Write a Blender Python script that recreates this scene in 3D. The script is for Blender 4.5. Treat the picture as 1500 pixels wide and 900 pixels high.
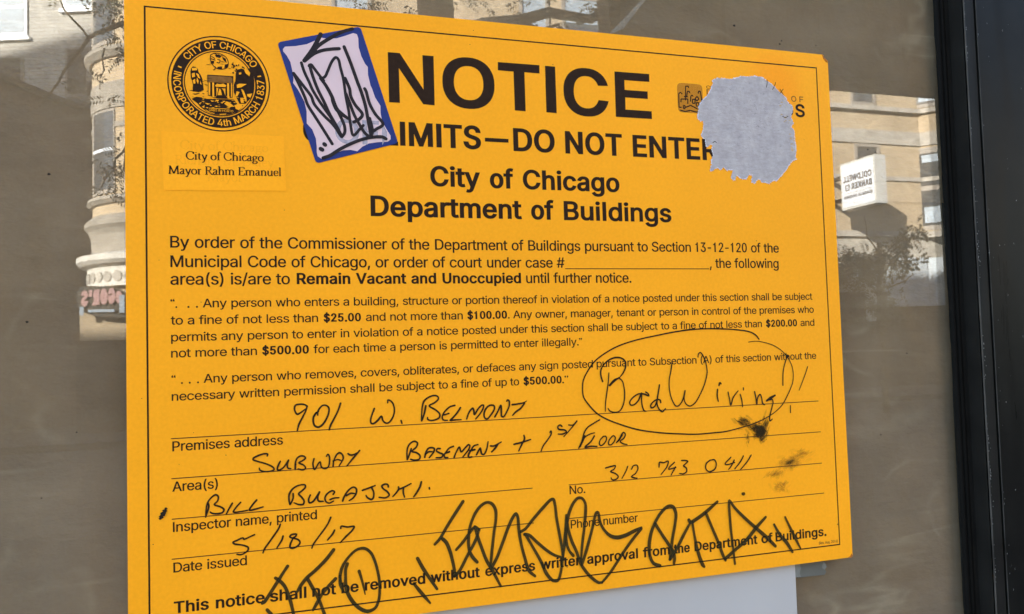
import bpy, bmesh, math, random
import numpy as np
from mathutils import Vector, Matrix, noise
from mathutils.geometry import delaunay_2d_cdt

random.seed(7)
for o in list(bpy.data.objects):
    bpy.data.objects.remove(o, do_unlink=True)
SC = bpy.context.scene
COL = SC.collection
Z0 = 1.35            # height of the notice's lower edge above the pavement; x = 0 is its left edge, y = 0 its face

# ------------------------------------------------------------------ camera
cam = bpy.data.cameras.new('camera')
cam.sensor_fit = 'HORIZONTAL'
cam.sensor_width = 36.0
cam.lens = 28.768
cam.clip_start = 0.02
cam.clip_end = 400
camo = bpy.data.objects.new('camera', cam)
COL.objects.link(camo)
cr, cu, cf = Vector((.951246, -.306965, -.030054)), Vector((.013376, -.056290, .998325)), Vector((.308142, .950055, .049440))
camo.matrix_world = Matrix(((cr.x, cu.x, -cf.x, .07456), (cr.y, cu.y, -cf.y, -.58062), (cr.z, cu.z, -cf.z, Z0 + .18567), (0, 0, 0, 1)))
SC.camera = camo

# ------------------------------------------------------------------ sky, sun, exposure
SUN_EL, SUN_AZ = math.radians(21.5), math.atan2(-1.28, 1.0)       # sun behind the shop, from the left
to_sun = Vector((math.sin(SUN_AZ) * math.cos(SUN_EL), math.cos(SUN_AZ) * math.cos(SUN_EL), math.sin(SUN_EL)))
wd = bpy.data.worlds.new('World')
SC.world = wd
wd.use_nodes = True
nt = wd.node_tree
sky = nt.nodes.new('ShaderNodeTexSky')
sky.sky_type = 'NISHITA'
sky.sun_disc = False
sky.sun_elevation = SUN_EL
sky.sun_rotation = SUN_AZ
nt.links.new(sky.outputs[0], nt.nodes['Background'].inputs[0])
nt.nodes['Background'].inputs[1].default_value = 0.12
sl = bpy.data.lights.new('sun', 'SUN')
sl.energy = 4.6
sl.angle = math.radians(0.5)
sl.color = (1.0, 0.93, 0.82)
slo = bpy.data.objects.new('sun', sl)
COL.objects.link(slo)
slo.rotation_euler = (-to_sun).to_track_quat('-Z', 'Y').to_euler()
slo.location = (-20, 10, 25)
SC.view_settings.view_transform = 'Standard'
SC.view_settings.look = 'None'
SC.view_settings.exposure = 3.36
SC.view_settings.gamma = 1.0
SC.render.engine = 'CYCLES'
SC.cycles.max_bounces = 10
SC.cycles.transparent_max_bounces = 24
SC.cycles.use_adaptive_sampling = False
SC.cycles.use_denoising = True
SC.cycles.denoiser = 'OPENIMAGEDENOISE'
SC.cycles.denoising_input_passes = 'RGB_ALBEDO_NORMAL'
SC.cycles.denoising_prefilter = 'ACCURATE'
SC.cycles.sample_clamp_indirect = 4.0

# ------------------------------------------------------------------ materials
class M:
    """one node material; helpers return sockets"""
    def __init__(s, name, rough=.6, spec=.3):
        s.m = bpy.data.materials.new(name)
        s.m.use_nodes = True
        s.t = s.m.node_tree
        s.b = s.t.nodes['Principled BSDF']
        s.b.inputs['Roughness'].default_value = rough
        s.b.inputs['Specular IOR Level'].default_value = spec
        s.out = s.t.nodes['Material Output']
    def n(s, kind, **kw):
        nd = s.t.nodes.new('ShaderNode' + kind)
        for k, v in kw.items():
            if hasattr(nd, k): setattr(nd, k, v)
            else: nd.inputs[k].default_value = v
        return nd
    def l(s, a, b): s.t.links.new(a, b)
    def coord(s, which='Object', scale=(1, 1, 1), loc=(0, 0, 0)):
        tc = s.n('TexCoord'); mp = s.n('Mapping')
        s.l(tc.outputs[which], mp.inputs[0])
        mp.inputs['Scale'].default_value = scale
        mp.inputs['Location'].default_value = loc
        return mp.outputs[0]
    def noise(s, vec, scale=5, detail=4, rough=.55):
        nd = s.n('TexNoise'); nd.inputs['Scale'].default_value = scale
        nd.inputs['Detail'].default_value = detail; nd.inputs['Roughness'].default_value = rough
        s.l(vec, nd.inputs['Vector'])
        return nd.outputs['Fac']
    def ramp(s, fac, stops):
        r = s.n('ValToRGB')
        while len(r.color_ramp.elements) < len(stops): r.color_ramp.elements.new(.5)
        for e, (p, c) in zip(r.color_ramp.elements, stops):
            e.position = p; e.color = (c[0], c[1], c[2], 1)
        s.l(fac, r.inputs[0])
        return r.outputs[0]
    def mix(s, fac, a, b, mode='MIX'):
        mx = s.n('MixRGB'); mx.blend_type = mode
        for v, i in ((fac, 0), (a, 1), (b, 2)):
            if isinstance(v, (int, float)): mx.inputs[i].default_value = v
            elif isinstance(v, tuple): mx.inputs[i].default_value = (*v, 1)
            else: s.l(v, mx.inputs[i])
        return mx.outputs[0]
    def math(s, op, a, b=0.0, c=0.0):
        nd = s.n('Math'); nd.operation = op
        for i, v in enumerate((a, b, c)):
            if isinstance(v, (int, float)): nd.inputs[i].default_value = v
            else: s.l(v, nd.inputs[i])
        return nd.outputs[0]
    def color(s, v):
        if isinstance(v, tuple): s.b.inputs['Base Color'].default_value = (*v, 1)
        else: s.l(v, s.b.inputs['Base Color'])
        return s
    def bump(s, h, strength=.3, dist=.01):
        bp = s.n('Bump'); bp.inputs['Strength'].default_value = strength; bp.inputs['Distance'].default_value = dist
        s.l(h, bp.inputs['Height']); s.l(bp.outputs[0], s.b.inputs['Normal'])
        return s
    def alpha(s, v):
        if isinstance(v, (int, float)): s.b.inputs['Alpha'].default_value = v
        else: s.l(v, s.b.inputs['Alpha'])
        return s

def plain(name, c, rough=.6, spec=.3, var=.12, scale=6.0):
    m = M(name, rough, spec)
    v = m.coord()
    f = m.noise(v, scale, 5)
    lo = tuple(x * (1 - var) for x in c); hi = tuple(min(1, x * (1 + var)) for x in c)
    m.color(m.ramp(f, [(.3, lo), (.7, hi)]))
    return m.m

def board_mat(name, c, tint=False, rough=.55):
    m = M(name, rough, .10)
    v = m.coord()
    big = m.noise(v, 6, 5)
    fib = m.noise(m.coord(scale=(1, 1, 1)), 420, 3)
    col = m.ramp(big, [(.25, tuple(x * .91 for x in c)), (.75, tuple(min(1, x * 1.03) for x in c))])
    col = m.mix(.24, col, m.ramp(fib, [(.3, tuple(x * .8 for x in c)), (.7, tuple(min(1, x * 1.12) for x in c))]))
    if tint:   # deeper orange halo of old adhesive by the torn patch
        g = m.coord(loc=(-.224, 0, -.400)); ln = m.n('VectorMath', operation='LENGTH'); m.l(g, ln.inputs[0])
        d = m.math('ADD', ln.outputs['Value'], m.math('MULTIPLY', m.noise(v, 60, 3), .016))
        k = m.ramp(d, [(.022, (1, 1, 1)), (.040, (0, 0, 0))])
        col = m.mix(k, col, m.mix(1.0, col, (1.0, .87, .75), 'MULTIPLY'))
    m.color(col)
    m.bump(m.math('ADD', m.math('MULTIPLY', fib, .25), m.noise(v, 14, 2)), .12, .0012)
    return m.m

def ink(name, c, a=1.0, rough=.5, patchy=.0, sc=300):
    m = M(name, rough, .06)
    v = m.coord()
    f = m.noise(v, sc, 4)
    m.color(m.ramp(f, [(.3, tuple(x * .8 for x in c)), (.7, tuple(x * 1.2 for x in c))]))
    if a < 1 or patchy:
        m.alpha(m.math('ADD', a - patchy, m.math('MULTIPLY', f, patchy * 2)))
    return m.m

MAT = {}
ORANGE = (.92, .345, .009)
MAT['board'] = board_mat('orange_card', ORANGE, True)
MAT['patch'] = board_mat('orange_patch', (1.0, .366, .009))
MAT['ghost'] = ink('faded_orange_ink', (.80, .27, .006), .05)
MAT['print'] = ink('black_print', (.024, .0115, .006))
MAT['rule'] = ink('thin_black_print', (.06, .025, .010))
MAT['lightink'] = ink('grey_brown_print', (.22, .085, .015))
MAT['pen'] = ink('black_pen', (.020, .013, .008), .95, .42, .06)
MAT['marker'] = ink('black_marker', (.034, .025, .009), .90, .4, .09, 70)
MAT['stickerink'] = ink('marker_on_sticker', (.022, .018, .020), .96, .4, .05)
MAT['badge'] = ink('faint_brown_badge', (.42, .18, .02), .55)
MAT['smudge'] = ink('ink_smear', (.045, .027, .010), .20, .5, .12, 500)
MAT['smudge_light'] = ink('faint_smear', (.24, .11, .02), .06, .5, .05, 400)
MAT['brown'] = ink('brown_halftone', (.20, .085, .02))
MAT['blue'] = plain('blue_sticker_print', (.009, .023, .135), .5, .2, .06, 60)
MAT['field'] = plain('white_sticker_paper', (.60, .42, .415), .45, .35, .04, 30)
MAT['through'] = ink('pale_blue_show_through', (.42, .39, .44), .55)
def torn_mat():
    m = M('torn_white_paper', .9, .05)
    v = m.coord()
    f = m.noise(v, 70, 8, .7); g = m.noise(m.coord(scale=(.6, 1, 1.6)), 260, 5, .7)
    c = m.ramp(f, [(.28, (0.285, 0.248, 0.238)), (.5, (0.389, 0.340, 0.324)), (.74, (0.503, 0.441, 0.410))])
    c = m.mix(.35, c, m.ramp(g, [(.3, (0.247, 0.210, 0.202)), (.7, (0.532, 0.462, 0.432))]))
    m.color(c); m.bump(m.math('ADD', f, m.math('MULTIPLY', g, .5)), .5, .0012)
    return m.m
MAT['torn'] = torn_mat()
MAT['fibre'] = plain('torn_paper_fibres', (.60, .56, .58), .9, .05, .12, 200)
MAT['rust'] = plain('burnt_orange_tear', (.45, .12, .012), .8, .1, .3, 400)
MAT['sheet'] = plain('plain_white_sheet', (.41, .375, .35), .7, .15, .03, 12)
MAT['tape'] = plain('grey_tape', (.105, .10, .083), .45, .4, .10, 60)
MAT['tape_edge'] = plain('tape_adhesive', (.17, .165, .145), .6, .3, .15, 200)
MAT['grime'] = plain('dark_grime', (.018, .012, .008), .8, .1, .3, 900)

def kraft_mat():
    m = M('brown_kraft_paper', .8, .12)
    v = m.coord()
    a = m.noise(m.coord(scale=(1, 1, 1.7)), 6, 7, .62)
    b = m.noise(m.coord(scale=(1.3, .6, 8)), 2.4, 6, .6)
    c = m.noise(v, 7, 4); d = m.noise(v, 500, 2)
    col = m.ramp(a, [(.3, (0.180, 0.114, 0.057)), (.7, (0.249, 0.161, 0.084))])
    col = m.mix(.36, col, m.ramp(b, [(.38, (0.169, 0.108, 0.055)), (.56, (0.226, 0.147, 0.077)), (.72, (0.323, 0.218, 0.119))]))
    col = m.mix(.35, col, m.ramp(c, [(.3, (0.185, 0.117, 0.058)), (.75, (0.252, 0.165, 0.087))]))
    col = m.mix(.12, col, m.ramp(d, [(.3, (.15, .11, .07)), (.7, (.32, .26, .19))]))
    # worn fold lines: thin, broken, roughly level
    def folds(vec, sc, wid):
        n = m.noise(vec, sc, 3, .5)
        return m.ramp(m.math('ABSOLUTE', m.math('SUBTRACT', n, .5)), [(0.0, (1, 1, 1)), (wid, (0, 0, 0))])
    brk = m.ramp(m.noise(m.coord(scale=(2.2, 1, 5), loc=(3, 0, 1)), 4, 3), [(.48, (0, 0, 0)), (.66, (1, 1, 1))])
    ln = m.math('MULTIPLY', folds(m.coord(scale=(.7, .3, 8.5)), 3.0, .030), brk)
    ln2 = m.math('MULTIPLY', folds(m.coord(scale=(2.4, .3, 3.4), loc=(7, 0, 2)), 2.6, .022), brk)
    col = m.mix(m.math('MULTIPLY', m.math('ADD', ln, ln2), .8), col, (.36, .27, .165))
    blot = m.noise(m.coord(scale=(1, .4, 1.3), loc=(1, 0, 4)), 11, 3, .5)
    col = m.mix(.42, col, m.ramp(blot, [(.32, (.150, .094, .047)), (.68, (.292, .190, .103))]))
    m.color(col)
    m.bump(m.math('ADD', m.math('MULTIPLY', b, .22), m.math('ADD', a, c)), .6, .012)
    return m.m
MAT['kraft'] = kraft_mat()

def glass_mat():
    m = M('window_glass')
    t = m.t
    t.nodes.remove(m.b)
    geo = m.n('NewGeometry')
    dt = m.n('VectorMath', operation='DOT_PRODUCT')
    m.l(geo.outputs['Incoming'], dt.inputs[0]); m.l(geo.outputs['Normal'], dt.inputs[1])
    c = m.math('ABSOLUTE', dt.outputs['Value'])
    f = m.math('ADD', .058, m.math('MULTIPLY', .954, m.math('POWER', m.math('SUBTRACT', 1.0, c), 5.0)))
    tr = m.n('BsdfTransparent'); tr.inputs[0].default_value = (.975, .985, .98, 1)
    gl = m.n('BsdfGlossy'); gl.inputs['Roughness'].default_value = 0.0; gl.inputs[0].default_value = (1, 1, 1, 1)
    mx = m.n('MixShader'); m.l(f, mx.inputs[0]); m.l(tr.outputs[0], mx.inputs[1]); m.l(gl.outputs[0], mx.inputs[2])
    df = m.n('BsdfDiffuse'); df.inputs[0].default_value = (.58, .52, .42, 1)
    s1 = m.noise(m.coord(scale=(5, 1, .7)), 6, 6, .7)
    k = m.ramp(s1, [(.38, (.009, .009, .009)), (.85, (.045, .045, .045))])
    m2 = m.n('MixShader'); m.l(k, m2.inputs[0]); m.l(mx.outputs[0], m2.inputs[1]); m.l(df.outputs[0], m2.inputs[2])
    m.l(m2.outputs[0], m.out.inputs[0])
    return m.m
MAT['glass'] = glass_mat()

MAT['glass_smear'] = ink('greasy_streak', (.55, .50, .42), .16, .6, .08)

def paint_mat(name, c, rough, chips=False, grunge=.25):
    m = M(name, rough, .065)
    v = m.coord()
    f = m.noise(v, 30, 6, .6)
    col = m.ramp(f, [(.3, tuple(x * (1 - grunge) for x in c)), (.75, tuple(x * (1 + grunge) for x in c))])
    if chips:
        k = m.ramp(m.noise(m.coord(scale=(1, 1, .35)), 190, 4, .75), [(.655, (0, 0, 0)), (.70, (1, 1, 1))])
        col = m.mix(k, col, (.30, .29, .27))
    m.color(col)
    m.l(m.ramp(m.noise(m.coord(scale=(3, 3, .4)), 12, 5), [(.3, (rough * .8,) * 3), (.7, (min(1, rough * 1.35),) * 3)]), m.b.inputs['Roughness'])
    m.bump(f, .08, .001)
    return m.m
MAT['black'] = paint_mat('black_window_paint', (.010, .0092, .008), .5)
MAT['black_panel'] = paint_mat('black_panel_paint', (.0065, .006, .0052), .33)
MAT['arris'] = paint_mat('worn_metal_edge', (.050, .046, .040), .55, True, .6)
MAT['rubber'] = plain('black_rubber', (.005, .0046, .004), .7, .04, .2, 40)
MAT['bare'] = plain('chipped_bare_metal', (.22, .215, .205), .6, .3, .3, 500)

def brick_mat(name, c1, c2, mortar, bw=.21, bh=.067, stain=.25):
    m = M(name, .85, .15)
    uv = m.coord('UV')
    br = m.n('TexBrick'); m.l(uv, br.inputs['Vector'])
    br.inputs['Scale'].default_value = 1.0
    br.inputs['Brick Width'].default_value = bw; br.inputs['Row Height'].default_value = bh
    br.inputs['Mortar Size'].default_value = .008; br.inputs['Bias'].default_value = 0
    br.inputs['Color1'].default_value = (*c1, 1); br.inputs['Color2'].default_value = (*c2, 1); br.inputs['Mortar'].default_value = (*mortar, 1)
    st = m.noise(uv, .8, 6, .65)
    col = m.mix(1.0, br.outputs['Color'], m.ramp(st, [(.3, (1 - stain,) * 3), (.7, (1.05,) * 3)]), 'MULTIPLY')
    m.color(col)
    m.bump(br.outputs['Fac'], -.3, .01)
    return m.m
MAT['ybrick'] = brick_mat('yellow_brick', (.56, .435, .285), (.48, .37, .235), (.44, .385, .30))
MAT['wbrick'] = brick_mat('white_painted_brick', (.52, .51, .47), (.46, .45, .415), (.31, .30, .28), .26, .095, .15)
MAT['stone'] = plain('pale_limestone', (.41, .385, .34), .85, .15, .22, 3)
MAT['white_stone'] = plain('white_painted_stone', (.56, .545, .50), .8, .15, .14, 4)
MAT['turret_stone'] = plain('grey_turret_stone', (.30, .275, .235), .85, .15, .2, 3)
MAT['fascia'] = plain('pale_blue_fascia', (.46, .52, .57), .5, .2, .06, 2)
MAT['shadepanel'] = plain('dark_shade_panel', (.028, .026, .03), .4, .2, .3, 1.5)
MAT['wframe'] = plain('painted_window_frame', (.30, .27, .235), .6, .3, .15, 5)
MAT['pane'] = plain('dark_window_pane', (.075, .08, .085), .08, .6, .3, 2)
MAT['blind_sky'] = plain('pale_blue_blind_sky', (.34, .41, .48), .5, .3, .15, 3)  # pale blue also stands for sky reflected in window panes
MAT['bark'] = plain('dark_bark', (.052, .043, .034), .9, .1, .4, 14)
MAT['leaf'] = plain('dark_green_leaf', (.032, .045, .018), .6, .3, .4, 30)
MAT['steel'] = plain('dark_brown_steel', (.030, .022, .017), .6, .3, .35, 4)
MAT['asphalt'] = plain('asphalt', (.052, .052, .053), .9, .15, .25, 30)
MAT['concrete'] = plain('pavement_concrete', (.11, .105, .10), .9, .15, .18, 5)
MAT['paint_white'] = plain('sign_white', (.70, .75, .82), .4, .35, .03, 4)
MAT['sign_grey'] = plain('sign_box_side', (.55, .56, .545), .5, .3, .06, 4)
MAT['sign_text'] = plain('sign_dark_text', (.050, .052, .075), .5, .3, .1, 20)
MAT['pink'] = plain('pink_letters', (.50, .30, .29), .5, .3, .08, 10)
MAT['signdark'] = plain('dark_sign_board', (.06, .055, .048), .6, .3, .2, 10)
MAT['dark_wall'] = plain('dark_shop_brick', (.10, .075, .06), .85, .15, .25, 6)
MAT['storefront_wall'] = plain('brown_brick_wall', (.16, .11, .085), .85, .15, .25, 8)

# ------------------------------------------------------------------ data
# letter outlines, thousandths of an em (cap height 509): character -> (advance, contours)
GLYPHS = {
' ':(188,[]),
'#':(440,[[242,0,326,509,377,509,294,0],[10,140,19,192,400,192,391,140],[64,0,147,509,198,509,115,0],[40,316,49,368,429,368,421,316]]),
'$':(447,[[202,-74,202,583,244,583,244,-74],[224,-9,197,-8,149,1,108,19,91,31,76,45,58,68,43,105,38,137,104,137,108,116,116,98,132,79,148,67,173,56,187,53,216,49,241,50,264,53,286,60,299,66,321,82,336,102,345,126,345,151,338,171,321,190,296,205,154,249,128,260,95,281,78,298,60,326,52,360,52,383,61,422,75,448,87,463,119,488,158,506,191,513,227,516,275,511,306,502,326,493,351,476,365,463,377,449,391,424,399,397,401,378,337,378,334,396,322,419,302,437,286,447,257,456,225,459,209,458,167,448,150,439,132,423,118,398,115,381,117,357,127,338,139,326,158,313,202,296,270,278,312,264,359,238,379,220,395,198,401,185,408,147,408,128,403,99,392,72,381,55,352,27,302,2,252,-8]]),
"'":(206,[[78,318,70,509,136,509,128,318]]),
'(':(273,[[89,207,92,264,110,369,122,413,147,481,158,506,177,539,236,539,217,499,186,414,164,328,154,258,151,195,156,138,165,91,188,16,209,-38,236,-96,177,-96,156,-59,131,-3,106,74,92,150]]),
')':(273,[[37,-96,76,-9,95,44,113,116,120,162,122,196,118,272,103,356,78,443,56,499,37,539,97,539,121,494,147,427,167,354,180,278,184,187,181,149,167,72,142,-4,117,-59,97,-96]]),
',':(188,[[38,-119,68,71,137,71,84,-119]]),
'-':(453,[[337,244,337,188,114,188,114,244]]),
'.':(188,[[95,-4,82,-3,66,6,57,16,50,32,51,54,60,70,74,82,95,87,109,85,124,77,136,63,141,46,138,24,131,12,121,3,109,-3]]),
'/':(249,[[235,533,71,-76,14,-76,178,533]]),
'0':(453,[[227,-7,199,-5,162,5,130,24,103,51,80,86,64,128,53,178,48,234,49,294,56,348,69,395,95,447,121,476,151,498,174,508,200,514,227,516,267,511,302,498,333,476,358,447,379,409,389,380,400,330,405,274,404,214,397,160,384,113,366,73,342,41,313,17,279,1,254,-5],[227,50,253,53,276,63,297,80,313,103,327,133,336,168,344,238,342,300,336,341,323,387,303,422,283,441,269,450,253,456,227,460,200,456,184,450,163,435,145,414,135,396,123,365,115,328,109,270,111,208,117,168,123,144,135,112,151,87,177,63,200,53]]),
'1':(453,[[76,0,76,55,391,55,391,0],[276,509,276,0,212,0,212,448,209,448,86,358,86,427,198,509]]),
'2':(453,[[64,0,64,47,261,257,287,288,311,327,320,360,317,397,311,414,301,428,288,440,262,454,224,460,196,457,184,453,162,441,153,433,136,408,130,390,127,362,66,362,66,373,68,395,74,415,81,433,92,451,118,480,134,491,162,505,192,513,225,516,268,511,306,497,344,468,366,437,376,411,380,392,380,351,365,304,353,282,315,232,153,60,153,57,389,57,389,0]]),
'3':(453,[[218,-7,195,-6,152,2,123,14,90,36,70,57,55,82,46,111,44,132,109,132,115,107,126,87,134,78,154,64,171,57,197,51,241,51,269,58,287,67,302,78,315,93,325,116,329,137,326,172,316,196,304,212,294,222,275,234,260,240,233,246,157,248,157,299,288,448,288,452,70,452,70,509,372,509,372,461,211,278,211,289,251,290,287,284,318,271,336,260,352,246,365,231,381,205,390,176,393,155,390,113,376,75,365,58,336,29,309,12,288,4,243,-6]]),
'4':(453,[[40,105,40,158,247,509,311,509,109,166,109,163,413,163,413,105],[282,0,282,318,343,318,343,0]]),
'5':(453,[[221,-7,199,-6,168,0,140,11,115,26,94,45,73,76,66,93,60,130,122,130,129,103,141,84,158,69,173,60,196,52,229,50,250,53,264,58,288,72,311,98,320,117,326,139,328,170,320,208,306,233,281,258,262,269,226,277,192,275,167,268,140,256,128,246,67,253,96,509,366,509,366,452,151,452,134,301,172,323,190,329,229,334,271,329,301,318,315,310,345,285,360,267,376,239,388,199,391,151,388,128,379,95,363,66,343,41,309,15,289,6,257,-4]]),
'6':(453,[[226,-7,192,-4,161,5,133,20,102,48,84,74,75,94,66,126,64,150,66,190,76,229,89,261,102,285,127,326,252,509,322,509,151,261,145,261,151,272,168,291,187,303,200,309,224,314,246,314,278,309,316,295,340,278,365,248,378,221,388,180,389,145,384,112,373,82,350,47,335,32,301,9,271,-2],[226,48,248,50,267,56,284,66,299,79,311,95,320,114,327,142,327,173,320,201,311,219,299,235,284,248,267,258,254,262,226,265,198,262,186,258,158,240,141,220,135,208,128,188,125,166,127,135,132,114,153,79,168,66,186,56,205,50]]),
'7':(453,[[97,0,323,448,323,452,62,452,62,509,391,509,391,449,165,0]]),
'8':(453,[[226,-7,201,-6,156,3,136,11,108,27,86,47,64,78,57,96,52,125,52,143,57,174,68,202,76,214,95,236,119,253,153,265,153,267,135,273,112,287,99,300,83,324,73,351,70,380,73,408,78,426,90,450,101,464,114,477,137,493,174,509,226,516,278,509,315,493,344,471,361,450,374,426,379,408,382,380,379,351,369,324,354,300,341,287,318,273,300,267,300,265,333,253,357,236,372,220,384,202,396,174,401,143,398,106,388,78,373,54,352,33,317,11,296,3,251,-6],[226,49,272,55,291,63,307,74,323,91,329,102,335,119,337,139,335,159,329,177,319,194,310,204,289,220,276,226,256,232,226,235,196,232,176,226,163,220,142,204,133,194,123,177,117,159,115,139,117,119,123,102,132,87,145,74,161,63,180,55],[226,290,239,290,258,294,274,300,293,313,310,335,318,357,319,369,318,394,315,405,305,425,294,437,270,452,258,456,226,460,194,456,167,444,151,429,139,410,133,382,134,357,137,346,145,330,159,313,183,298,201,292]]),
'A':(480,[[16,0,201,509,276,509,463,0,395,0,279,325,237,463,232,478,245,478,228,419,191,302,85,0],[110,142,110,199,370,199,370,142]]),
'B':(456,[[60,0,60,509,266,508,300,502,320,495,345,481,359,469,381,442,394,410,398,383,394,338,384,315,361,289,342,277,315,267,315,262,327,261,345,255,369,242,390,222,406,196,412,181,418,146,417,117,408,83,395,59,384,45,370,33,344,18,301,4,261,0],[125,57,259,57,285,60,315,70,323,74,336,86,349,105,355,128,355,149,352,161,342,184,331,199,311,215,293,224,256,231,125,231],[125,285,238,285,277,291,299,302,316,317,326,331,333,348,336,366,333,396,323,417,313,429,299,439,283,446,240,452,125,452]]),
'C':(510,[[267,-7,235,-5,205,1,163,17,126,42,104,63,77,101,57,146,44,197,40,254,44,311,52,346,63,378,86,421,115,456,150,484,177,498,205,508,235,514,267,516,305,513,349,501,380,486,409,466,443,426,460,394,473,348,408,348,401,373,393,389,379,409,362,425,343,438,310,451,267,456,245,454,213,447,174,426,158,412,143,394,120,352,106,300,103,254,106,208,120,156,137,123,166,89,203,66,245,54,280,53,310,58,327,64,343,71,362,84,379,100,393,120,401,136,408,160,473,160,457,107,443,83,416,49,381,23,357,11,332,2,305,-4]]),
'D':(502,[[219,0,96,0,96,57,244,58,296,70,328,87,346,101,374,138,388,172,394,198,399,240,398,285,388,337,374,371,347,408,320,428,299,438,275,446,221,452,93,452,93,509,225,509,261,507,294,501,325,492,353,478,389,452,418,418,440,377,446,361,458,311,462,255,458,199,446,149,426,105,408,79,388,57,351,31,322,17,274,4],[125,509,125,0,60,0,60,509]]),
'E':(419,[[60,0,60,509,372,509,372,452,125,452,125,286,355,286,355,229,125,229,125,57,375,57,375,0]]),
'F':(410,[[60,0,60,509,369,509,369,452,125,452,125,278,346,278,346,221,125,221,125,0]]),
'G':(520,[[269,-7,220,-2,176,11,137,33,114,53,94,75,77,101,62,131,47,179,42,215,40,254,42,293,47,329,62,378,85,421,103,445,136,475,175,498,203,508,233,514,265,516,304,513,340,504,358,497,389,480,410,464,429,445,454,409,465,384,474,349,408,349,399,372,384,398,365,420,342,437,304,452,265,456,222,450,202,443,174,426,150,404,125,364,112,327,106,300,103,254,106,208,112,181,120,156,137,124,158,97,184,76,214,62,246,54,279,53,300,55,319,60,345,71,374,93,396,123,408,150,414,180,415,202,434,199,283,199,283,256,478,256,478,185,474,155,463,115,444,80,419,50,399,33,377,19,339,3,312,-3]]),
'H':(517,[[60,0,60,509,125,509,125,289,392,289,392,509,457,509,457,0,392,0,392,232,125,232,125,0]]),
'I':(185,[[60,0,60,509,125,509,125,0]]),
'K':(467,[[104,145,104,216,165,293,364,509,448,509,231,276,228,276],[60,0,60,509,125,509,125,334,125,0],[372,0,188,259,228,309,449,0]]),
'L':(393,[[60,0,60,509,125,509,125,57,361,57,361,0]]),
'M':(628,[[60,0,60,509,152,509,280,181,322,49,307,49,346,170,476,509,568,509,568,0,504,0,504,332,507,452,507,457,513,457,473,336,342,0,286,0,165,304,112,457,119,457,121,388,122,0]]),
'N':(523,[[60,0,60,509,136,509,369,141,414,55,405,54,399,140,399,509,463,509,463,0,387,0,174,336,108,452,119,454,125,317,125,0]]),
'O':(533,[[267,-7,235,-5,205,1,163,17,126,42,105,63,78,101,57,146,44,197,40,254,44,311,57,362,70,393,86,421,105,445,126,466,150,484,177,498,205,508,235,514,267,516,299,514,329,508,357,498,384,484,419,456,448,421,471,378,486,329,493,274,493,234,489,197,482,162,464,115,439,75,408,42,371,17,329,1,299,-5],[267,53,300,56,330,66,358,82,383,105,403,133,418,168,425,194,430,238,429,286,422,328,403,376,390,395,367,420,330,443,300,453,267,456,234,453,203,443,184,433,151,404,137,385,120,353,109,314,103,254,109,194,116,168,131,133,151,105,175,82,203,66,234,56]]),
'P':(445,[[60,0,60,509,235,509,276,506,312,497,342,482,373,455,385,439,398,411,406,381,409,348,404,304,390,265,366,233,332,207,289,191,250,186,109,186,109,242,233,242,260,244,284,250,303,260,323,277,336,300,342,319,344,362,336,396,323,418,297,439,268,449,242,452,125,452,125,0]]),
'R':(449,[[60,0,60,509,236,509,264,507,290,504,333,489,367,465,380,450,399,415,407,385,409,363,407,319,395,280,380,255,367,240,333,217,301,205,277,200,250,198,96,198,96,255,243,255,269,258,291,264,309,273,331,295,339,312,344,331,344,374,334,405,319,425,298,440,269,449,243,452,125,452,125,0],[353,0,230,229,303,229,428,0]]),
'S':(447,[[224,-9,197,-8,149,1,108,19,91,31,76,45,58,68,43,105,38,137,104,137,108,116,116,98,132,79,148,67,173,56,187,53,216,49,241,50,264,53,286,60,299,66,321,82,336,102,345,126,345,151,338,171,321,190,296,205,154,249,128,260,95,281,78,298,60,326,52,360,52,383,61,422,75,448,87,463,119,488,158,506,191,513,227,516,275,511,306,502,326,493,351,476,365,463,377,449,391,424,399,397,401,378,337,378,334,396,322,419,302,437,286,447,257,456,225,459,209,458,167,448,150,439,132,423,118,398,115,381,117,357,127,338,139,326,158,313,202,296,270,278,312,264,359,238,379,220,395,198,401,185,408,147,408,128,403,99,392,72,381,55,352,27,302,2,252,-8]]),
'T':(449,[[32,452,32,509,417,509,417,452,257,452,257,0,193,0,193,452]]),
'U':(517,[[259,-8,216,-5,177,5,154,15,123,35,98,60,79,90,66,124,60,160,60,509,124,509,124,178,128,144,133,128,150,99,160,87,180,72,211,58,229,54,259,52,289,54,307,58,338,72,368,99,384,128,392,160,393,178,393,509,457,509,457,160,448,112,433,80,419,60,403,43,384,28,363,15,328,1,288,-7]]),
'V':(480,[[204,0,16,509,84,509,209,158,248,31,235,31,287,200,395,509,463,509,278,0]]),
'W':(686,[[155,0,16,509,82,509,170,171,197,40,189,40,208,133,306,509,380,509,467,177,488,87,497,40,488,40,504,120,603,509,670,509,530,0,455,0,363,339,345,420,336,475,350,475,323,341,230,0]]),
'Y':(472,[[203,0,203,208,16,509,91,509,226,286,250,230,224,230,244,280,276,338,381,509,455,509,268,208,268,0]]),
'a':(389,[[160,-9,134,-7,94,5,80,12,57,32,37,66,31,90,31,123,35,144,50,171,67,187,89,199,125,211,145,215,244,228,263,233,272,240,276,255,273,279,267,297,259,308,244,320,220,329,183,330,159,326,132,313,109,291,100,274,41,291,52,315,73,341,104,364,141,378,179,384,227,382,269,370,296,353,319,327,329,306,335,281,337,251,337,0,277,0,277,52,272,52,264,38,248,21,221,3,197,-5],[170,45,202,49,234,62,257,83,269,104,275,126,276,190,253,180,190,170,144,162,121,153,103,139,93,120,92,95,94,87,107,66,130,52,154,46]]),
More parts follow.
